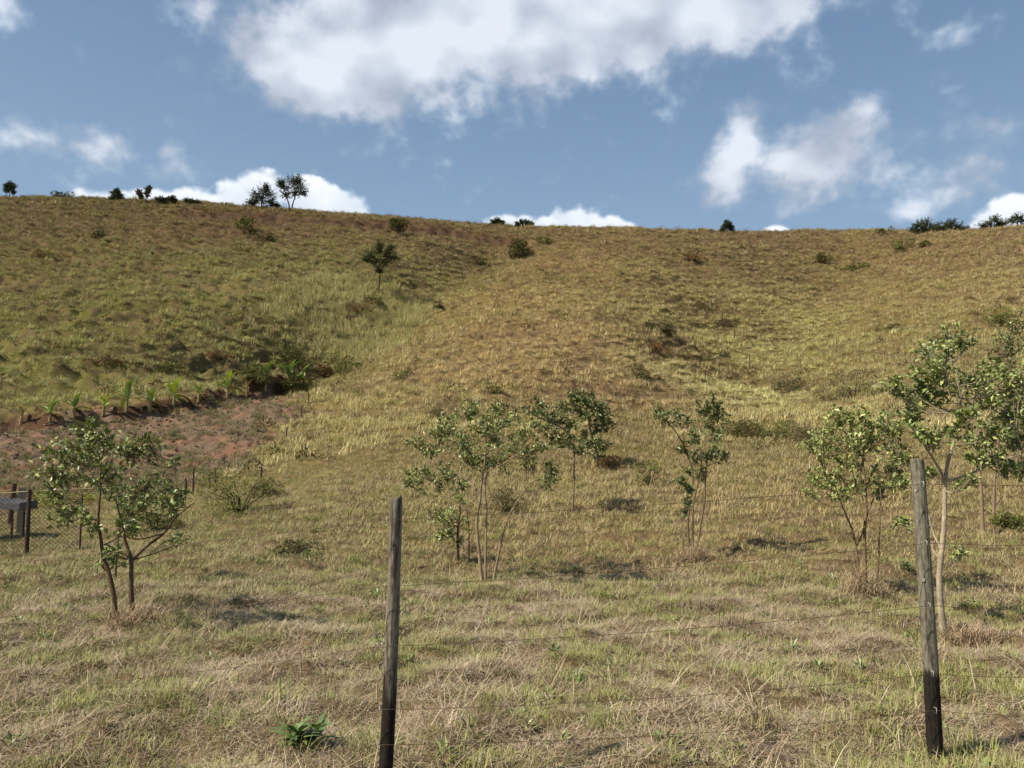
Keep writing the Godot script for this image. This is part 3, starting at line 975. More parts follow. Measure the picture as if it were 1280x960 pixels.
func chain_link() -> void:
	var a := hit(33, 693)
	var right := ground(a.x + 0.95, a.z - 0.25)
	var left := ground(a.x - 3.0, a.z + 0.35)
	var o := thing("chain_link_fence", a, "low chain link fence with dark posts at the yard edge", "fence")
	var tall := 1.22
	var iron := srgb(70, 66, 66)
	for p in [a, right, left]:
		var g := Geo.new()
		var q: Vector3 = p - a
		var r := 0.045 if p == a else 0.02
		g.tube([q - Vector3(0, 0.1, 0), q + Vector3(0, tall + (0.1 if p == a else -0.1), 0)], [r, r * 0.9], 8, [srgb(74, 60, 54), srgb(88, 76, 70)], true)
		part("post", g, M.bark, o)
	var net := Geo.new()
	for seg in [[left - a, Vector3.ZERO], [Vector3.ZERO, right - a]]:
		var p: Vector3 = seg[0]
		var q: Vector3 = seg[1]
		var l := p.distance_to(q)
		var gap := 0.085
		for way in [-1, 1]:
			var k := -tall
			while k < l + tall:
				var t0 := 0.0
				var x0 := k if way > 0 else k
				# line x = k + way * y, clipped to the panel
				var y0 := 0.0
				var y1 := tall
				if way > 0:
					y0 = maxf(0.0, -k); y1 = minf(tall, l - k)
				else:
					y0 = maxf(0.0, k - l); y1 = minf(tall, k)
				if y1 > y0 + 0.02:
					var e0 := p.lerp(q, (k + way * y0) / l) + Vector3(0, y0 + 0.03, 0)
					var e1 := p.lerp(q, (k + way * y1) / l) + Vector3(0, y1 + 0.03, 0)
					net.tube([e0, (e0 + e1) / 2 + Vector3(0, 0, 0.006 * way), e1], [0.0035, 0.0035, 0.0035], 4, [iron, iron, iron])
				k += gap
	var w := part("wire_mesh", net, M.wire, o)
	var rail := Geo.new()
	rail.tube([left - a + Vector3(0, tall + 0.05, 0), Vector3(0, tall + 0.06, 0), right - a + Vector3(0, tall, 0), right - a + Vector3(1.4, tall + 0.06, -0.4)], [0.011, 0.011, 0.011, 0.009], 6, [srgb(176, 168, 130), srgb(186, 178, 140), srgb(176, 170, 130), srgb(170, 165, 120)])
	part("top_rail", rail, M.bark, o)
	# pale square post and dark round post behind it
	var b := hit(25, 668)
	var cp := thing("concrete_post", b, "pale square concrete post behind the chain link fence", "post")
	var g2 := Geo.new()
	var th: float = 58.0 / F * -b.z
	g2.box(Vector3(0, th / 2 - 0.1, 0), Vector3(0.15, th + 0.2, 0.15), Basis(Vector3.UP, 0.4), srgb(168, 152, 134))
	part("shaft", g2, M.bark, cp)
	var b2 := hit(12, 655)
	var dp := thing("wooden_yard_post", b2, "dark round post at the far left edge of the yard", "post")
	var g3 := Geo.new()
	var th2: float = 50.0 / F * -b2.z
	g3.tube([Vector3(0, -0.1, 0), Vector3(0.08, th2, 0)], [0.07, 0.065], 9, [srgb(84, 66, 54), srgb(96, 78, 64)], true)
	part("shaft", g3, M.bark, dp)
	# lean-to sheet over the yard
	var s0 := at(-150, 640, 18.4)
	var s1 := at(24, 637, 18.4)
	var base := ground(s1.x, s1.z)
	var lt := thing("sheet_canopy", base, "grey fibre cement sheet canopy on thin legs behind the chain link fence", "canopy")
	var g4 := Geo.new()
	var wave := 40
	var len_ := s1.x - s0.x
	for i in wave:
		var xa := -len_ + len_ * i / wave
		var xb := -len_ + len_ * (i + 1) / wave
		var ya := s1.y - base.y + 0.025 * sin(i * 1.9) + 0.10 * sin(PI * float(i) / wave)
		var yb := s1.y - base.y + 0.025 * sin((i + 1) * 1.9) + 0.10 * sin(PI * float(i + 1) / wave)
		var c := srgb(112, 112, 116)
		g4.quad(Vector3(xa, ya + 0.13, 0), Vector3(xa, ya + 0.17, -0.7), Vector3(xb, yb + 0.17, -0.7), Vector3(xb, yb + 0.13, 0), c)
		g4.quad(Vector3(xa, ya - 0.02, 0.004), Vector3(xa, ya + 0.13, 0), Vector3(xb, yb + 0.13, 0), Vector3(xb, yb - 0.02, 0.004), c)
		g4.quad(Vector3(xa, ya - 0.02, 0.004), Vector3(xb, yb - 0.02, 0.004), Vector3(xb, yb - 0.02, -0.7), Vector3(xa, ya - 0.02, -0.7), c)
	g4.quad(Vector3(0, s1.y - base.y - 0.02, 0.004), Vector3(0, s1.y - base.y + 0.13, 0), Vector3(0, s1.y - base.y + 0.17, -0.7), Vector3(0, s1.y - base.y - 0.02, -0.7), srgb(104, 104, 108))
	part("sheet", g4, M.bark, lt)
	for x in [-0.25, -2.2]:
		for z in [-0.15, -0.6]:
			var gl := Geo.new()
			gl.tube([Vector3(x, -0.3, z), Vector3(x, s1.y - base.y + 0.02, z)], [0.03, 0.03], 6, [srgb(86, 72, 64), srgb(86, 72, 64)])
			part("leg", gl, M.bark, lt)

# ---------------------------------------------------------------- trees
func curve(pts: Array, per: int) -> Array:
	var out := []
	for i in pts.size() - 1:
		var a: Vector3 = pts[maxi(i - 1, 0)]
		var b: Vector3 = pts[i]
		var c: Vector3 = pts[i + 1]
		var d: Vector3 = pts[mini(i + 2, pts.size() - 1)]
		for k in per:
			out.append(b.cubic_interpolate(c, a, d, float(k) / per))
	out.append(pts[-1])
	return out

# stems: [points as [x, y, depth offset], radius at foot, radius at end]; blobs: leafy sprays [x, y, radius in photo pixels]
func tree(called: String, label: String, group: String, dist: float, stems: Array, blobs: Array, look: Dictionary) -> Node3D:
	var first: Array = stems[0][0][0]
	var base := at(first[0], first[1], dist)
	base.y = height(base.x, base.z)
	var o := thing(called, base, label, "tree", group)
	var px := dist / F
	var nodes := []
	var bark: Color = look.get("bark", srgb(150, 132, 108))
	for s in stems:
		var raw := []
		var k := 0
		for p in s[0]:
			var w := at(p[0], p[1], dist + (p[2] if p.size() > 2 else 0.0)) - base
			if k == 0 and s.size() < 4: w.y = height(w.x + base.x, w.z + base.z) - base.y - 0.05
			raw.append(w)
			k += 1
		var pts := curve(raw, 4)
		var rad := []
		var col := []
		for i in pts.size():
			var t := float(i) / (pts.size() - 1)
			var flare := 1.0 + (0.5 * exp(-t * 25.0) if s.size() < 4 else 0.0)
			rad.append(lerpf(s[1], s[2], t) * flare * (0.8 if dist > 7.6 else 0.66))
			col.append(bark * rf(0.85, 1.12) * (1.0 + 0.3 * nfine.get_noise_1d(i * 2.7 + s[1] * 900)))
			if t > 0.3: nodes.append([pts[i], lerpf(s[1], s[2], t)])
		var g := Geo.new()
		g.tube(pts, rad, 9, col, true)
		part("trunk" if s.size() < 4 else "limb", g, M.bark, o)
	var wood := Geo.new()
	var crown := Geo.new()
	var ll: float = look.get("leaf", 0.085) * (0.74 if dist < 18.0 else 0.9)
	var tones: Array = look.tones
	var deep: float = look.get("deep", 1.0)
	for bl in blobs:
		var r: float = bl[2] * px
		var off := rf(-1, 1) * deep * 0.55
		if bl.size() > 3: off = bl[3]
		var mid := at(bl[0], bl[1], dist + off) - base
		var best := 1e9
		var from: Array = nodes[0]
		for nd in nodes:
			var q: Vector3 = nd[0]
			var d := q.distance_to(mid) + maxf(0.0, q.y - mid.y + 0.1) * 1.2
			if d < best:
				best = d
				from = nd
		var a: Vector3 = from[0]
		var bend := a.lerp(mid, 0.5) + Vector3(0, -0.08 * best, 0) + rv() * 0.08 * best
		var br := curve([a, bend, mid], 4)
		var rr := []
		var cc := []
		for i in br.size():
			rr.append(lerpf(minf(from[1] * 0.6, 0.006 + 0.005 * best), 0.002 + ll * 0.01, float(i) / (br.size() - 1))); cc.append(bark * rf(0.7, 1.0))
		wood.tube(br, rr, 5, cc)
		var twigs := int(look.get("twigs", 9) * 1.9 * clampf(bl[2] / 14.0, 0.6, 2.0))
		for k in twigs:
			var s0: Vector3 = br[rng.randi_range(br.size() / 3, br.size() - 1)]
			var e := mid + rv() * Vector3(1, 0.85, 1) * r * 1.35 + Vector3(0, 0.1 * r, 0)
			var m := s0.lerp(e, 0.5) + rv() * 0.06 + Vector3(0, 0.03, 0)
			wood.tube([s0, m, e], [0.0045 * ll / 0.085, 0.0035 * ll / 0.085, 0.002 * ll / 0.085], 3, [bark * 0.75, bark * 0.75, bark * 0.75])
			var leaves := int(look.get("leaves", 10) * 1.3)
			var way := (e - s0).normalized()
			for j in leaves:
				var t := rf(0.25, 1.04)
				var p := s0.lerp(m, t * 2.0) if t < 0.5 else m.lerp(e, t * 2.0 - 1.0)
				var d := (way * 0.5 + rv() * 1.1 + Vector3(0, 0.12, 0)).normalized()
				var up := (Vector3(-0.15, 1, 0.1) + rv() * 0.8).normalized()
				if absf(d.dot(up)) > 0.95: up = Vector3(1, 0.2, 0)
				var c: Color = tones[rng.randi() % tones.size()]
				var l := ll * rf(0.5, 1.3)
				var lu := c.get_luminance() * 1.05
				crown.leaf(p, d, up, l, l * rf(0.42, 0.62), c.lerp(Color(lu, lu, lu * 0.7), 0.08) * rf(0.85, 2.0))
	part("branches", wood, M.bark, o)
	part("crown", crown, look.get("mat", M.leaf), o)
	return o

func trees() -> void:
	var g := "young fruit trees in the meadow"
	var citrus := [srgb(92, 104, 54), srgb(80, 92, 48), srgb(106, 116, 60), srgb(128, 134, 74), srgb(86, 98, 54)]
	var dark := [srgb(82, 92, 50), srgb(72, 82, 46), srgb(96, 104, 58), srgb(88, 98, 54)]
	var grey := srgb(146, 132, 112)
	tree("fruit_tree", "two stemmed fruit tree with a bare crooked limb, left in the near meadow", g, 8.0, [
		[[[145, 776], [143, 750], [137, 719], [129, 694], [126, 672], [123, 650], [125, 619], [126, 575]], 0.033, 0.010],
		[[[167, 776], [164, 734], [164, 700], [157, 678], [153, 659], [145, 625]], 0.036, 0.010],
		[[[164, 702], [182, 684], [201, 670], [211, 659], [220, 647], [243, 628]], 0.022, 0.007, 1],
		[[[162, 697], [145, 687], [132, 680]], 0.014, 0.009, 1],
		[[[123, 652], [111, 644, 0.2], [98, 625, 0.3], [82, 606, 0.4]], 0.014, 0.006, 1],
		[[[220, 647], [221, 630], [219, 575]], 0.008, 0.004, 1]],
		[[110, 535, 18], [95, 562, 26], [70, 570, 20], [55, 592, 20], [62, 612, 18], [85, 600, 24], [115, 572, 24], [140, 565, 22], [166, 560, 18], [150, 590, 20], [125, 600, 20], [90, 640, 18], [110, 655, 16], [75, 652, 14], [160, 640, 20], [180, 635, 18], [200, 630, 18], [217, 640, 14], [165, 660, 14], [133, 690, 9], [128, 707, 7], [230, 676, 10], [147, 662, 12], [182, 553, 10], [222, 622, 12], [145, 703, 6], [100, 545, 16], [125, 545, 16], [219, 580, 7]],
		{"tones": citrus, "bark": srgb(112, 94, 76), "twigs": 6, "leaves": 8, "leaf": 0.082, "deep": 1.4})
	tree("fruit_tree", "thin stemmed young tree hidden behind the left fruit tree", g, 11.0, [
		[[[144, 719], [146, 695], [148, 672], [152, 650], [158, 625]], 0.022, 0.008]],
		[[165, 622, 18], [180, 612, 14], [196, 600, 12], [205, 612, 12], [150, 620, 14], [190, 625, 12]],
		{"tones": dark, "bark": srgb(112, 96, 78), "leaf": 0.08})
	tree("fruit_tree", "umbrella shaped fruit tree on three slim bare stems at the middle of the meadow", g, 11.5, [
		[[[603, 729], [599, 691], [596, 653], [600, 626], [601.5, 607], [604, 591], [607, 561], [604, 530]], 0.034, 0.010],
		[[[607, 727], [607, 691], [608, 642], [606, 610], [611, 588], [622, 584], [646, 569]], 0.026, 0.010],
		[[[616, 727], [624.6, 686], [635, 648], [647.6, 626], [662.5, 604.6], [673, 599]], 0.022, 0.009],
		[[[596, 646], [581, 634], [565, 623.5], [551.5, 620]], 0.014, 0.007, 1],
		[[[562, 622], [562, 616], [558, 602], [543, 575]], 0.009, 0.005, 1],
		[[[600, 618], [584, 599, 0.2], [568, 586, 0.3], [541, 569, 0.5]], 0.016, 0.006, 1]],
		[[532, 560, 14], [518, 556, 9], [550, 545, 18], [562, 527, 16], [580, 516, 14], [590, 510, 9], [570, 555, 20], [590, 545, 18], [610, 530, 18], [625, 515, 14], [640, 525, 14], [620, 550, 20], [600, 572, 18], [580, 578, 18], [640, 560, 18], [655, 575, 16], [630, 578, 16], [665, 565, 12], [680, 560, 11], [690, 590, 13], [686, 604, 11], [560, 590, 14], [530, 592, 14], [515, 595, 11], [508, 603, 7], [550, 610, 9], [575, 606, 9], [658, 540, 12], [612, 580, 12]],
		{"tones": citrus, "bark": srgb(166, 146, 120), "twigs": 8, "leaves": 9, "leaf": 0.09, "deep": 1.6})
	tree("fruit_tree", "leafy sapling close behind the umbrella shaped fruit tree", g, 13.2, [
		[[[573, 692], [572, 665], [575, 640], [573, 612]], 0.030, 0.010], [[[586, 690], [586, 660], [582, 630]], 0.014, 0.006]],
		[[550, 652, 12], [538, 645, 11], [562, 645, 12], [574, 652, 11], [558, 668, 12], [570, 678, 11], [548, 676, 8], [573, 625, 9]],
		{"tones": [srgb(112, 122, 62), srgb(98, 110, 58), srgb(124, 130, 70)], "bark": srgb(86, 74, 62), "leaf": 0.085, "twigs": 7})
	tree("fruit_tree", "thin single stemmed tree with a ragged dark crown behind the umbrella tree", g, 19.0, [
		[[[715, 642], [717, 615], [717.5, 588], [717, 561], [705, 535]], 0.035, 0.014]],
		[[715, 548, 13], [727, 560, 11], [705, 555, 11], [700, 530, 16], [685, 520, 14], [670, 530, 13], [690, 545, 13], [737, 556, 9], [660, 515, 11], [676, 508, 10], [712, 530, 12]],
		{"tones": dark, "bark": srgb(140, 122, 100), "twigs": 9, "leaves": 9, "leaf": 0.115, "deep": 1.4})
	tree("fruit_tree", "round dark crowned tree farthest back at the middle of the meadow", g, 27.0, [
		[[[747, 586], [745, 561], [738, 540], [735, 515]], 0.06, 0.02]],
		[[740, 510, 15], [725, 500, 13], [752, 520, 13], [760, 530, 10], [745, 535, 11], [730, 520, 14], [712, 506, 12], [698, 512, 11], [747, 556, 8], [720, 496, 9], [735, 496, 10], [756, 510, 9], [738, 556, 9], [755, 560, 8], [745, 572, 8], [728, 545, 9]],
		{"tones": dark, "bark": srgb(104, 90, 74), "twigs": 11, "leaves": 10, "leaf": 0.15, "deep": 1.6})
	tree("fruit_tree", "many stemmed leggy tree with clumped leaves and a dry mound at its foot", g, 14.0, [
		[[[862, 690], [860, 655], [863, 625], [866, 595], [860, 570], [848, 545], [832, 524]], 0.03, 0.009],
		[[[870, 690], [876, 655], [881, 625], [882, 590], [887, 560], [892, 530]], 0.028, 0.009],
		[[[866, 691], [866, 640], [872, 605], [877, 575], [872, 545]], 0.026, 0.009],
		[[[855, 688], [853, 660], [850, 640]], 0.01, 0.006]],
		[[820, 518, 11], [832, 526, 10], [845, 518, 10], [858, 530, 9], [880, 512, 14], [892, 506, 11], [895, 520, 12], [884, 530, 14], [870, 545, 12], [896, 545, 12], [901, 565, 11], [906, 572, 9], [885, 570, 14], [870, 572, 12], [855, 560, 8], [860, 590, 8], [876, 592, 10], [862, 612, 8], [860, 628, 7], [857, 642, 6], [850, 600, 6]],
		{"tones": dark, "bark": srgb(132, 114, 92), "twigs": 9, "leaves": 9, "leaf": 0.10, "deep": 1.4})
	tree("fruit_tree", "bushy light green fruit tree on slim stems beside the pale fence post", g, 9.8, [
		[[[1083, 742], [1081, 700], [1081, 660], [1083, 635], [1082, 610], [1078, 570]], 0.032, 0.010],
		[[[1076, 738], [1072, 700], [1066, 665], [1056, 640], [1050, 625], [1043, 605]], 0.022, 0.008],
		[[[1092, 740], [1097, 720], [1099, 670], [1101, 630], [1100, 605]], 0.018, 0.008],
		[[[1069, 684], [1076, 672], [1084, 645], [1093, 620]], 0.016, 0.008, 1],
		[[[1080, 625], [1071, 608], [1066, 590]], 0.012, 0.006, 1]],
		[[1010, 560, 11], [1015, 545, 11], [1025, 555, 15], [1035, 540, 15], [1045, 527, 14], [1060, 517, 14], [1075, 525, 17], [1060, 545, 19], [1040, 570, 19], [1020, 590, 15], [1012, 602, 11], [1030, 606, 15], [1050, 595, 18], [1070, 575, 20], [1090, 560, 20], [1095, 530, 17], [1110, 545, 15], [1115, 570, 17], [1085, 600, 18], [1110, 600, 16], [1060, 618, 12], [1100, 618, 12], [1122, 585, 13], [1008, 616, 7], [1045, 620, 10], [1126, 610, 10]],
		{"tones": [srgb(112, 122, 62), srgb(98, 110, 56), srgb(130, 138, 76), srgb(86, 98, 52)], "bark": srgb(138, 116, 92), "twigs": 7, "leaves": 8, "leaf": 0.085, "deep": 1.5})
	tree("fruit_tree", "tallest fruit tree with one pale forking trunk behind the right fence post", g, 7.5, [
		[[[1180, 797], [1176, 761], [1174, 723], [1177, 689], [1180, 655], [1181, 620], [1182, 599], [1184, 582], [1191, 556], [1199, 518], [1201, 505], [1197, 475], [1193, 450]], 0.046, 0.010],
		[[[1181, 602], [1174, 586, -0.05], [1161, 565, -0.1], [1150, 548, -0.1]], 0.024, 0.012, 1],
		[[[1201, 507], [1204, 520, 0.15], [1210, 537, 0.2]], 0.015, 0.008, 1],
		[[[1182, 602], [1212, 593, 0.1], [1242, 578, 0.2], [1276, 569, 0.3]], 0.022, 0.010, 1],
		[[[1178, 689], [1167, 667, 0.1], [1159, 640, 0.1], [1146, 620, 0.3], [1129, 586, 0.4]], 0.016, 0.007, 1],
		[[[1160, 566, -0.1], [1174, 532, -0.2], [1191, 505, -0.3]], 0.012, 0.007, 1],
		[[[1177, 700], [1168, 690, 0.1], [1160, 672, 0.2]], 0.010, 0.005, 1]],
		[[1190, 421, 16], [1165, 435, 15], [1150, 440, 11], [1205, 426, 13], [1180, 450, 18], [1160, 470, 18], [1135, 482, 18], [1115, 490, 15], [1108, 476, 9], [1150, 500, 20], [1175, 490, 20], [1200, 475, 18], [1220, 480, 20], [1240, 465, 17], [1255, 482, 18], [1272, 470, 17], [1235, 507, 20], [1215, 525, 16], [1260, 515, 18], [1277, 500, 17], [1130, 520, 18], [1110, 530, 17], [1150, 540, 17], [1170, 555, 14], [1220, 555, 17], [1245, 545, 17], [1267, 558, 15], [1240, 572, 13], [1222, 576, 9], [1215, 602, 8], [1262, 590, 10], [1155, 592, 12], [1130, 570, 13], [1125, 600, 9], [1195, 540, 12], [1128, 655, 8], [1290, 530, 22], [1295, 480, 20], [1288, 590, 14], [1200, 690, 7]],
		{"tones": [srgb(108, 118, 62), srgb(94, 106, 54), srgb(126, 134, 74), srgb(84, 96, 52)], "bark": srgb(186, 174, 150), "twigs": 8, "leaves": 8, "leaf": 0.082, "deep": 1.5})
	tree("fruit_tree", "slender trunked tree behind the tallest fruit tree's drooping right limb", g, 15.2, [
		[[[1228, 663], [1226, 603], [1221, 573], [1222, 530], [1240, 470]], 0.045, 0.015]],
		[[1240, 455, 14], [1262, 412, 12], [1276, 402, 12], [1278, 428, 14], [1252, 432, 11], [1265, 450, 13], [1232, 480, 13], [1225, 510, 13], [1240, 530, 13]],
		{"tones": dark, "bark": srgb(160, 142, 118), "twigs": 8, "leaf": 0.10})
	tree("fruit_tree", "slender pale trunk nearest the right edge, its crown leaving the picture", g, 16.0, [
		[[[1242, 662], [1244, 590], [1250, 540], [1265, 490]], 0.04, 0.015]],
		[[1275, 520, 15], [1265, 540, 13], [1282, 560, 17], [1292, 500, 22], [1300, 450, 22], [1265, 500, 13], [1278, 585, 12]],
		{"tones": dark, "bark": srgb(150, 132, 110), "twigs": 8, "leaf": 0.10})
	# trees along the ridge and the lone one on the slope
	var rg := "small trees along the ridge"
	var ridge := [srgb(62, 72, 46), srgb(52, 60, 40), srgb(74, 82, 52)]
	var far := func(label: String, px: float, py: float, stems: Array, blobs: Array, grp: String) -> void:
		var p := hit(px, py)
		var d := -p.z
		# keep the foot on the land whatever its exact distance
		var b := at(px, py, d)
		var shift: float = (b.y - p.y) / d * F
		for s in stems:
			for q in s[0]: q[1] += shift
		for q in blobs: q[1] += shift
		tree("hill_tree", label, grp, d, stems, blobs, {"tones": ridge, "bark": srgb(92, 80, 66), "twigs": 52, "leaves": 14, "leaf": d * 0.0017, "deep": 2.2, "mat": M.dull})
	far.call("tallest tree on the ridge with a split trunk before a white cloud", 362, 264, [[[[362, 265], [361, 255], [356, 240]], 0.22, 0.1], [[[364, 265], [366, 255], [371, 240]], 0.2, 0.1]], [[355, 232, 9], [366, 227, 10], [376, 233, 9], [368, 240, 9], [358, 243, 7], [379, 241, 6], [350, 228, 5], [372, 224, 6]], rg)
	far.call("round crowned ridge tree left of the tallest one", 327, 262, [[[[327, 262], [327, 254], [328, 245]], 0.22, 0.1]], [[320, 243, 8], [330, 238, 8], [338, 244, 8], [328, 249, 9], [318, 251, 7], [340, 252, 6], [312, 254, 5], [347, 257, 4], [334, 234, 5]], rg)
	far.call("small lone tree at the far left end of the ridge", 12, 248, [[[[12, 248], [12, 242], [13, 236]], 0.12, 0.06]], [[9, 237, 5], [16, 234, 5], [13, 230, 4], [8, 232, 3], [17, 240, 3]], rg)
	far.call("round dark bushy tree on the ridge, first left of the twin crowned one", 146, 252, [[[[146, 252], [146, 247], [146, 243]], 0.14, 0.06]], [[142, 244, 5], [149, 243, 5], [146, 239, 4], [151, 248, 4], [140, 249, 4]], rg)
	far.call("little tree with two separate tufts on the ridge", 181, 252, [[[[178, 252], [177, 246], [175, 241]], 0.1, 0.05], [[[182, 252], [184, 245], [185, 240]], 0.1, 0.05]], [[174, 241, 4], [176, 246, 3], [185, 238, 4], [184, 243, 4], [187, 235, 3]], rg)
	far.call("low rounded tree on the ridge right of the two tufted tree", 200, 255, [[[[200, 255], [200, 251]], 0.12, 0.06]], [[196, 250, 4], [202, 249, 5], [207, 252, 4]], rg)
	far.call("thin airy small tree on the ridge beside the low rounded one", 214, 255, [[[[214, 255], [214, 250]], 0.1, 0.05]], [[211, 249, 3], [216, 248, 4], [218, 251, 3]], rg)
	far.call("low spreading tree on the ridge between small trees and the round crowned one", 240, 257, [[[[240, 257], [239, 252]], 0.1, 0.05]], [[234, 251, 4], [241, 252, 4], [248, 254, 4]], rg)
	far.call("small dark tree on the ridge before the left end of the low white cloud", 621, 283, [[[[621, 283], [621, 278]], 0.12, 0.06]], [[616, 278, 4], [622, 276, 4], [628, 279, 4], [619, 280, 4]], rg)
	far.call("flat topped spreading tree on the ridge before the low white cloud", 655, 285, [[[[655, 285], [654, 280]], 0.12, 0.06]], [[646, 280, 3], [652, 278, 4], [659, 278, 4], [665, 280, 3]], rg)
	far.call("solitary tree on the ridge above the hollow", 909, 292, [[[[909, 292], [909, 286], [909, 282]], 0.14, 0.06]], [[905, 284, 4], [912, 283, 5], [909, 279, 4], [915, 287, 3], [903, 288, 3]], rg)
	far.call("broad dark tree on the right of the ridge, first of four", 1157, 291, [[[[1157, 291], [1157, 284]], 0.2, 0.1]], [[1147, 282, 7], [1157, 279, 7], [1167, 283, 7], [1155, 286, 8], [1173, 287, 6], [1140, 287, 5]], rg)
	far.call("broad dark tree on the right of the ridge, second of four", 1189, 290, [[[[1189, 290], [1189, 283]], 0.2, 0.1]], [[1181, 282, 7], [1190, 279, 7], [1199, 284, 7], [1176, 286, 6], [1207, 287, 5]], rg)
	far.call("broken crowned tree on the right of the ridge, third of four", 1244, 286, [[[[1244, 287], [1243, 279]], 0.2, 0.1]], [[1235, 279, 7], [1244, 274, 6], [1253, 280, 7], [1227, 283, 6], [1246, 283, 6]], rg)
	far.call("tree at the right edge of the picture, last of the four on the ridge", 1272, 284, [[[[1272, 284], [1272, 276]], 0.2, 0.1]], [[1263, 277, 7], [1272, 271, 7], [1281, 275, 8], [1292, 273, 9]], rg)
	far.call("lone round crowned tree with a bare trunk standing on the slope", 474, 370, [[[[473, 371], [474, 355], [475, 340], [474, 325]], 0.12, 0.06]], [[462, 318, 8], [474, 312, 9], [486, 317, 9], [468, 327, 8], [482, 328, 8], [495, 322, 6], [456, 324, 6], [475, 338, 6], [474, 305, 6], [490, 309, 5]], "")

# ---------------------------------------------------------------- bananas
func bananas() -> void:
	var list := [[62, 528, 28, "young banana plant nearest the left edge of the row"], [92, 520, 26, "banana plant second from the left, with one drooping pale leaf"], [129, 518, 24, "small yellowing banana plant with a single upright leaf"], [158, 513, 38, "wide leaning banana plant with many arched leaves"], [187, 513, 29, "compact banana plant between the wide leaning one and the bright leafed one"],
		[217, 507, 37, "banana plant with one bright upright leaf at the middle of the row"], [248, 501, 25, "banana plant with a long leaf sweeping right, mid row"], [284, 496, 32, "bright yellow green banana plant right of mid row"], [308, 494, 20, "dry stunted banana plant beside the tall one"], [332, 488, 40, "tall banana plant with a pale stem near the row's right end"], [361, 487, 36, "broad banana plant in the clump at the row's right end"], [377, 486, 33, "last banana plant of the row, against the grass slope"], [26, 529, 24, "thin brown banana stalk at the left end of the row"]]
	for s in list:
		var b := hit(s[0], s[1])
		var tall: float = s[2] / F * -b.z * 0.95 * rf(0.85, 1.15)
		var o := thing("banana_plant", b, s[3], "banana plant", "banana plants on the garden bank")
		var g := Geo.new()
		var dry: bool = s[0] in [26, 308]
		var c := srgb(150, 124, 86) if dry else srgb(130, 122, 84)
		var st := tall * 0.38
		g.tube([Vector3(0, -0.1, 0), Vector3(0.02, st * 0.5, 0), Vector3(0.04, st, 0)], [0.10, 0.085, 0.06], 9, [c, c * 0.95, c], true)
		part("stem", g, M.dull, o)
		var n := 4 if dry or s[0] == 129 else rng.randi_range(6, 10)
		for k in n:
			var l := Geo.new()
			var yaw := TAU * k / n + rf(-0.4, 0.4)
			var len_ := tall * rf(0.62, 0.95)
			var rise := rf(0.35, 1.15) if k > 1 else rf(0.05, 0.3)
			var col := srgb(150, 164, 92).lerp(srgb(110, 132, 76), rng.randf())
			if s[0] in [129, 284, 217] and k < 3: col = srgb(164, 176, 84)
			if dry or (k == n - 1 and n > 5) or (k == n - 2 and n > 7): col = srgb(138, 118, 82)
			if k >= n - 2 and n > 5: rise = rf(1.3, 1.9)
			var out := Vector3(cos(yaw), 0, sin(yaw))
			var side := Vector3(-sin(yaw), 0, cos(yaw))
			var prev := []
			for i in 9:
				var t := i / 8.0
				var ang := rise + t * t * rf(1.0, 1.25)
				var p := Vector3(0.04, st, 0)
				# walk the arch
				for q in i:
					var tq := (q + 0.5) / 8.0
					var aq := rise + tq * tq * 1.25
					p += (out * sin(aq) + Vector3.UP * cos(aq)) * len_ / 8.0
				var wd := 0.0 if i == 0 else len_ * 0.13 * sin(PI * pow(t, 0.7)) + 0.012
				var up := (Vector3.UP * sin(ang) - out * cos(ang))
				var tear := 1.0 - (0.35 if i in [3, 6] and rng.randf() < 0.4 else 0.0)
				var row := [p - side * wd * tear + up * wd * 0.35, p, p + side * wd + up * wd * 0.35]
				if i > 0:
					l.quad(prev[0], row[0], row[1], prev[1], col * rf(0.9, 1.1))
					l.quad(prev[1], row[1], row[2], prev[2], col * rf(0.9, 1.1))
				prev = row
			part("leaf", l, M.banana, o)

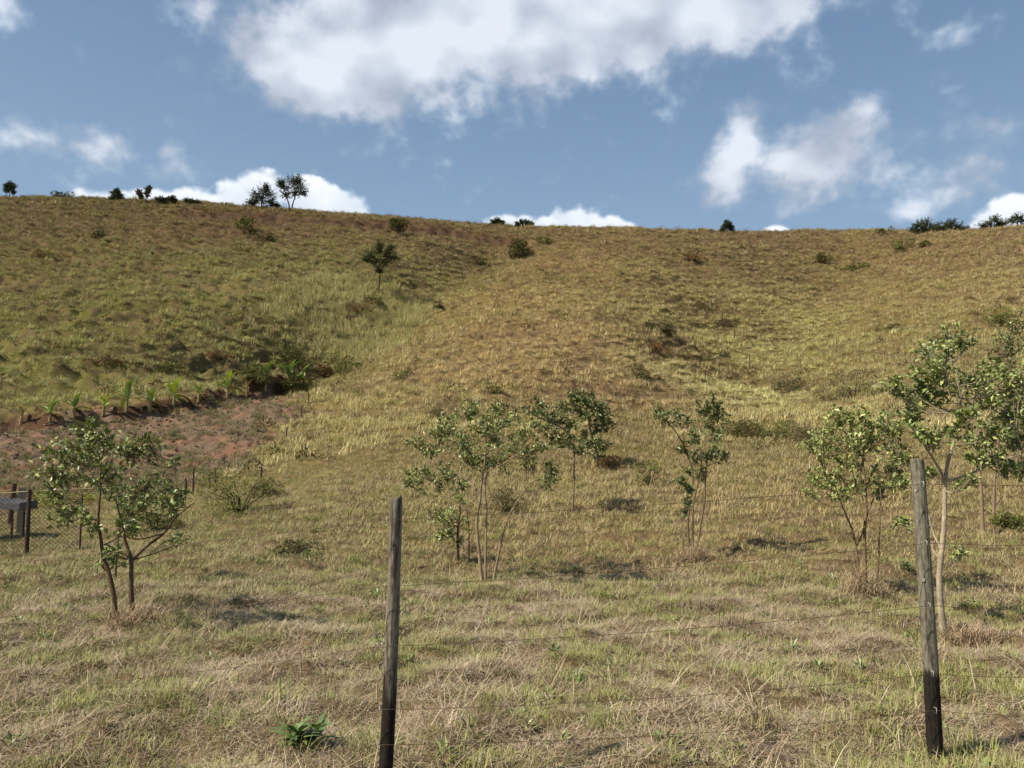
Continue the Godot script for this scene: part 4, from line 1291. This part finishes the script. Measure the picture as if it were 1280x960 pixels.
# ---------------------------------------------------------------- shrubs, weeds and litter
func shrub(px: float, py: float, half: float, tall: float, tones: Array, label: String, group := "shrubs scattered over the hill", called := "hill_shrub", fill := 1.0) -> void:
	var b := hit(px, py)
	var d := -b.z
	var rx := half / F * d
	var h := tall / F * d
	var o := thing(called, b, label, "shrub", group)
	var wood := Geo.new()
	var fol := Geo.new()
	var lobes := []
	var n := 7 + int(clampf(half / 6.0, 0, 8))
	for i in n:
		var a := rf(0, TAU)
		var q := sqrt(rng.randf()) * 0.95
		var y := rf(0.12, 0.86) * (1.0 - 0.35 * q)
		lobes.append(Vector3(cos(a) * q * rx, y * h, sin(a) * q * rx))
	var ll := maxf(0.05, d * 0.0021)
	var per := int(clampf(half * tall * 0.55, 30, 260) * fill)
	for c: Vector3 in lobes:
		var m := Vector3(c.x * 0.35, c.y * 0.5, c.z * 0.35) + rv() * 0.05 * h
		wood.tube([Vector3(c.x * 0.1, -0.1, c.z * 0.1), m, c], [0.012 + h * 0.014, 0.008 + h * 0.008, 0.004], 4, [srgb(92, 78, 62), srgb(92, 78, 62), srgb(92, 78, 62)])
		var lr := minf(rx, h) * rf(0.22, 0.62)
		for i in per:
			var u := rv()
			var p := c + u.normalized() * lr * pow(u.length(), 0.5) * Vector3(1.1, 0.8, 1.1)
			if p.y < 0.02: p.y = rf(0.02, 0.2 * h)
			var t: Color = tones[rng.randi() % tones.size()]
			if rng.randf() < 0.18: t = t.lerp(srgb(150, 130, 84), 0.8)
			var dir := (u.normalized() + rv() * 0.9 + Vector3(0, 0.3, 0)).normalized()
			var up := (Vector3.UP + rv() * 0.8).normalized()
			if absf(dir.dot(up)) > 0.95: up = Vector3(1, 0.2, 0)
			fol.leaf(p, dir, up, ll * rf(0.6, 1.4), ll * rf(0.4, 0.7), t * rf(0.75, 1.25))
	part("stems", wood, M.bark, o)
	part("foliage", fol, M.dull, o)

func hill_plants() -> void:
	var dk := [srgb(74, 82, 48), srgb(64, 72, 42), srgb(86, 92, 52)]
	var gn := [srgb(96, 106, 56), srgb(84, 96, 50), srgb(112, 118, 62)]
	var gy := [srgb(98, 96, 70), srgb(86, 86, 60), srgb(112, 106, 78)]
	var br := [srgb(118, 90, 66), srgb(104, 82, 60), srgb(130, 102, 72)]
	var yl := [srgb(146, 152, 66), srgb(130, 138, 60), srgb(160, 160, 78)]
	for s in [
		[77, 249, 19, 10, dk, "low wide thicket on the ridge near its far left end"], [288, 259, 7, 5, dk, "tiny shrub on the ridge left of the round crowned tree"], [497, 294, 15, 28, dk, "tall dark bush breaking the skyline right of the ridge's red edge"],
		[650, 324, 18, 32, dk, "large dark round bush at the head of the gully"], [680, 306, 11, 12, gn, "smaller bush just right of the gully's large dark bush"], [601, 333, 9, 13, dk, "small dark bush left of the gully's large bush"], [551, 388, 9, 14, dk, "small bush alone on the gully's right side below the lone tree"],
		[119, 299, 10, 13, dk, "dark tilted bush high on the left slope"], [48, 321, 9, 9, br, "rusty brown bush high on the far left slope"], [305, 291, 10, 27, gn, "thin upright bush below the ridge's round crowned tree"], [331, 303, 15, 13, dk, "flat dark bush below the thin upright bush"], [305, 318, 12, 8, br, "low brownish scrub under the flat dark bush"],
		[1030, 330, 8, 22, dk, "slim dark bush at the top of the hollow"], [1070, 338, 19, 9, gn, "flat green scrub right of the slim dark bush"], [868, 325, 13, 8, br, "brown scrub high on the spur's right shoulder"], [1132, 310, 30, 10, gn, "long green scrub under the ridge's right hand trees"], [1105, 292, 16, 6, dk, "low scrub on the ridge left of the four right hand trees"],
		[832, 418, 16, 22, gy, "grey bush on the spur's right flank"], [816, 440, 14, 15, br, "brown scrub just below the spur's grey bush"], [800, 474, 14, 20, gy, "sparse bush low on the spur's crest"], [872, 470, 14, 12, br, "low brown scrub on the edge of the hollow's green floor"], [1068, 498, 34, 42, gy, "large grey twiggy bush on the hollow's right side"], [992, 492, 22, 28, gy, "smaller grey bush left of the large twiggy one"], [965, 548, 26, 24, gn, "dense hedge-like bush at the hollow's foot, middle one"], [925, 545, 20, 22, dk, "bush right behind the many stemmed tree"], [1005, 552, 20, 20, gy, "bush at the hollow's foot, nearest the bushy light green tree"],
		[1250, 402, 20, 14, gn, "bush at the right edge above the tallest tree"], [1265, 380, 7, 7, dk, "tiny dark bush near the right edge, high on the slope"], [1110, 415, 16, 10, gy, "scrub patch right of the hollow's floor"],
		[428, 466, 22, 32, gn, "leafy bush right of the banana clump"], [356, 462, 32, 40, dk, "dark bush standing behind the banana clump"], [320, 480, 18, 34, dk, "dark bush behind the tall banana plant"], [366, 490, 18, 22, dk, "bluish dark bush in front of the banana clump"], [214, 468, 18, 16, dk, "dark patch of scrub above the banana row"], [130, 455, 22, 10, br, "wide brown scrub low on the left slope"], [270, 448, 20, 10, br, "brown scrub above the banana row's right half"],
		[450, 392, 16, 18, br, "brown weedy bush in the tall grass under the lone tree"], [468, 382, 12, 14, dk, "dark bush at the lone tree's foot"], [405, 470, 9, 20, br, "reddish dead weed beside the banana clump"], [620, 492, 9, 11, gn, "small green bush low on the spur"], [545, 524, 13, 14, gy, "low bush above the umbrella tree's left side"], [510, 470, 8, 12, gn, "small sapling on the spur's left foot"]]:
		shrub(s[0], s[1], s[2], s[3], s[4], s[5])
	for s in [
		[300, 640, 42, 58, gn, "large grassy green bush at the garden's lower corner", 1.0], [336, 622, 20, 24, gy, "grey green bush right of the large garden corner bush", 1.0], [1264, 660, 18, 24, gn, "green bush near the right edge behind the slender trunks", 0.8], [634, 642, 18, 40, gy, "twiggy grey bush seen between the umbrella tree's stems", 0.7], [812, 606, 17, 40, gn, "slim leafy bush left of the many stemmed tree", 0.5], [176, 634, 16, 24, yl, "rounded bright green bush at the yard behind the left tree", 1.0], [78, 632, 34, 26, yl, "yellow green creeper bush on the yard fence", 1.0], [366, 695, 26, 20, gy, "weedy clump in the meadow right of the left tree", 0.5], [760, 586, 20, 18, br, "brown undergrowth at the foot of the farthest meadow tree", 0.8], [200, 664, 26, 30, dk, "dark bush behind the left tree's bare limb", 0.8], [720, 640, 10, 10, br, "dry weed tuft at the thin single stemmed tree's foot", 0.8]]:
		shrub(s[0], s[1], s[2], s[3], s[4], s[5], "bushes round the meadow", "meadow_shrub", s[6])
	# heap of dead grass at the foot of the bushy light green tree
	for q in [[1080, 745, 30, 42, "heap of dead grass piled round the bushy light green tree's foot"], [1215, 806, 36, 14, "tangle of dead twigs on the ground right of the pale trunk"], [867, 699, 24, 26, "dry brown mound of dead grass at the many stemmed tree's foot"], [588, 690, 15, 16, "small dry brown mound behind the umbrella tree's stems"], [170, 780, 34, 12, "low rim of dry grass round the left fruit tree's feet"]]:
		var b := hit(q[0], q[1])
		var o := thing("dead_grass_heap", b, q[4], "grass heap")
		var g := Geo.new()
		var r: float = q[2] / F * -b.z
		var h: float = q[3] / F * -b.z
		for i in 900:
			var a := rf(0, TAU)
			var k := sqrt(rng.randf())
			var p := Vector3(cos(a) * k * r, 0, sin(a) * k * r * 0.8)
			p.y = h * (1.0 - k) * rf(0.2, 1.0)
			var c := srgb(118, 98, 76).lerp(srgb(172, 152, 122), rng.randf())
			g.blade(p, rf(0, TAU), rf(0.5, 2.2), rf(0.10, 0.30), 0.006, rf(0, 0.6), c, c)
		part("straws", g, M.straw, o)
	# broad leaved weeds near the fence
	for q in [[392, 938, 0.155, 46, "lush broad leaved green weed in the straw left of the charred post"], [1133, 714, 0.14, 24, "small dark leafy weed between the two right hand trees' feet"]]:
		var b := hit(q[0], q[1])
		var o := thing("leafy_weed", b, q[4], "weed", "broad leaved weeds")
		for k in 5:
			var g := Geo.new()
			var foot := Vector3(rf(-0.07, 0.07), 0, rf(-0.06, 0.06))
			var top := foot * 1.9 + Vector3(rf(-0.03, 0.03), rf(0.08, 0.15), rf(-0.03, 0.03))
			g.tube([foot, foot.lerp(top, 0.5) + Vector3(0, 0.01, 0), top], [0.005, 0.004, 0.003], 5, [srgb(120, 128, 70), srgb(120, 128, 70), srgb(120, 128, 70)])
			part("stalk", g, M.leaf, o)
			for i in int(q[3] / 4):
				var t := rf(0.25, 1.0)
				var p := foot.lerp(top, t)
				var yaw := i * 2.4 + rf(-0.3, 0.3)
				var pitch := lerpf(0.05, 0.95, t) * rf(0.6, 1.1)
				var d := Vector3(cos(yaw) * cos(pitch), sin(pitch), sin(yaw) * cos(pitch))
				var lf := Geo.new()
				var l: float = q[2] * rf(0.65, 1.1)
				var c := srgb(82, 102, 56).lerp(srgb(112, 130, 74), rng.randf())
				var s := d.cross(Vector3.UP).normalized()
				var u := s.cross(d)
				var prev := []
				for j in 6:
					var w := j / 5.0
					var m := p + d * l * w - Vector3(0, l * 0.28 * w * w, 0)
					var wd := l * 0.13 * sin(PI * pow(minf(w + 0.06, 1.0), 0.8)) + 0.0006
					var row := [m - s * wd + u * wd * 0.3, m, m + s * wd + u * wd * 0.3]
					if j > 0:
						lf.quad(prev[0], row[0], row[1], prev[1], c)
						lf.quad(prev[1], row[1], row[2], prev[2], c)
					prev = row
				part("leaf", lf, M.leaf, o)
	# tall seeding grass below the lone tree
	var o2 := mass("tall_grass", "tall pale seeding grass below the lone tree in the gully")
	var tg := []
	for i in 3: tg.append(tuft(26, 0.35, 0.7, 1.5, 0.03, 0.02, 0.4, 0.5, 0.3).mesh(M.grass))
	var spot := hit(430, 400, false)
	var spot2 := hit(490, 395, false)
	scatter(o2, "seeding_tuft", tg, 55.0, 115.0, 4.0, 0.35, func(x: float, z: float) -> Array:
		var a := Vector2((x - spot.x) / 9.0, (z - spot.z) / 14.0).length()
		var b := Vector2((x - spot2.x) / 6.0, (z - spot2.z) / 10.0).length()
		var k := minf(a, b) + 0.6 * nmid.get_noise_2d(x, z)
		return [smooth(1.1, 0.7, k) * 0.8, rf(0.6, 1.1), srgb(196, 186, 134).lerp(srgb(156, 152, 94), rng.randf())])
	# clods on the tilled soil
	var o5 := mass("soil_clods", "loose red brown clods on the tilled garden soil")
	o5.set_meta("category", "soil")
	var cd := []
	for i in 3:
		var g := Geo.new()
		var ring := []
		for k in 7:
			ring.append([Vector3(cos(TAU * k / 7), 0, sin(TAU * k / 7)) * rf(0.8, 1.2) + Vector3(0, -0.3, 0), Vector3(cos(TAU * k / 7), 0, sin(TAU * k / 7)) * rf(0.5, 0.8) + Vector3(0, rf(0.4, 0.8), 0)])
		for k in 7:
			var a: Array = ring[k]
			var b: Array = ring[(k + 1) % 7]
			g.quad(a[0], a[1], b[1], b[0], Color.WHITE)
			g.tri(Vector3(0, 0.85, 0), b[1], a[1], Color.WHITE)
		cd.append(g.mesh(M.soil))
	scatter(o5, "clod", cd, 24.0, 58.0, 9.0, 0.76, func(x: float, z: float) -> Array:
		if not in_garden(x, z): return [0.0, 1.0, Color.WHITE]
		return [clampf(0.4 + nmid.get_noise_2d(x * 2.0 + 3.0, z * 2.0) * 1.5, 0.05, 1), pow(rf(0.12, 0.40), 2.2), earth(x, z) * rf(0.8, 1.2)])
	# coarse weeds dotted over the pasture
	var o4 := mass("slope_weeds", "coarse dark weeds dotted all over the hill pasture")
	o4.set_meta("category", "weeds")
	var wd := []
	for i in 3:
		var g := Geo.new()
		for k in 60:
			var u := rv()
			var p := Vector3(u.x * 0.5, absf(u.y) * 0.55, u.z * 0.5)
			var q := rf(0.7, 1.3)
			g.leaf(p, (u + rv() * 0.6 + Vector3(0, 0.4, 0)).normalized(), (Vector3.UP + rv() * 0.7).normalized(), rf(0.12, 0.26), rf(0.06, 0.12), Color(q, q, q))
		wd.append(g.mesh(M.dull))
	scatter(o4, "weed", wd, 30.0, 180.0, 0.16, 0.72, func(x: float, z: float) -> Array:
		if in_garden(x, z): return [0.9, rf(0.3, 0.6), srgb(104, 116, 66)]
		var k := 0.35 + 1.5 * nmid.get_noise_2d(x * 0.45 + 90.0, z * 0.45)
		var c := srgb(104, 106, 62).lerp(srgb(122, 100, 76), clampf(0.5 + 2.0 * nmid.get_noise_2d(x * 0.8, z * 0.8 + 44.0), 0, 1))
		return [clampf(k, 0.05, 1), pow(rf(0.45, 1.2), 1.3), c * rf(0.8, 1.3)])
	# dead banana leaves on the soil along the row
	var o3 := mass("garden_litter", "grey dead banana leaves strewn along the banana row")
	o3.set_meta("category", "leaf litter")
	var lt := []
	for i in 2: lt.append(tuft(14, 0.3, 0.2, 0.6, 0.07, 1.1, 1.6, 0.4, 0.4).mesh(M.straw))
	scatter(o3, "dead_leaves", lt, 36.0, 60.0, 6.0, 0.75, func(x: float, z: float) -> Array:
		if x > -3: return [0.0, 1.0, Color.WHITE]
		var s := across(bank, x, z, 3.0)
		var k := smooth(3.4, 0.8, -s.x) if s.x < 0.3 else 0.0
		if x > -9.0: k *= 0.6
		return [k * (0.5 + nmid.get_noise_2d(x * 3.0, z * 3.0)), rf(0.5, 1.0), srgb(150, 140, 132).lerp(srgb(112, 98, 90), rng.randf())])
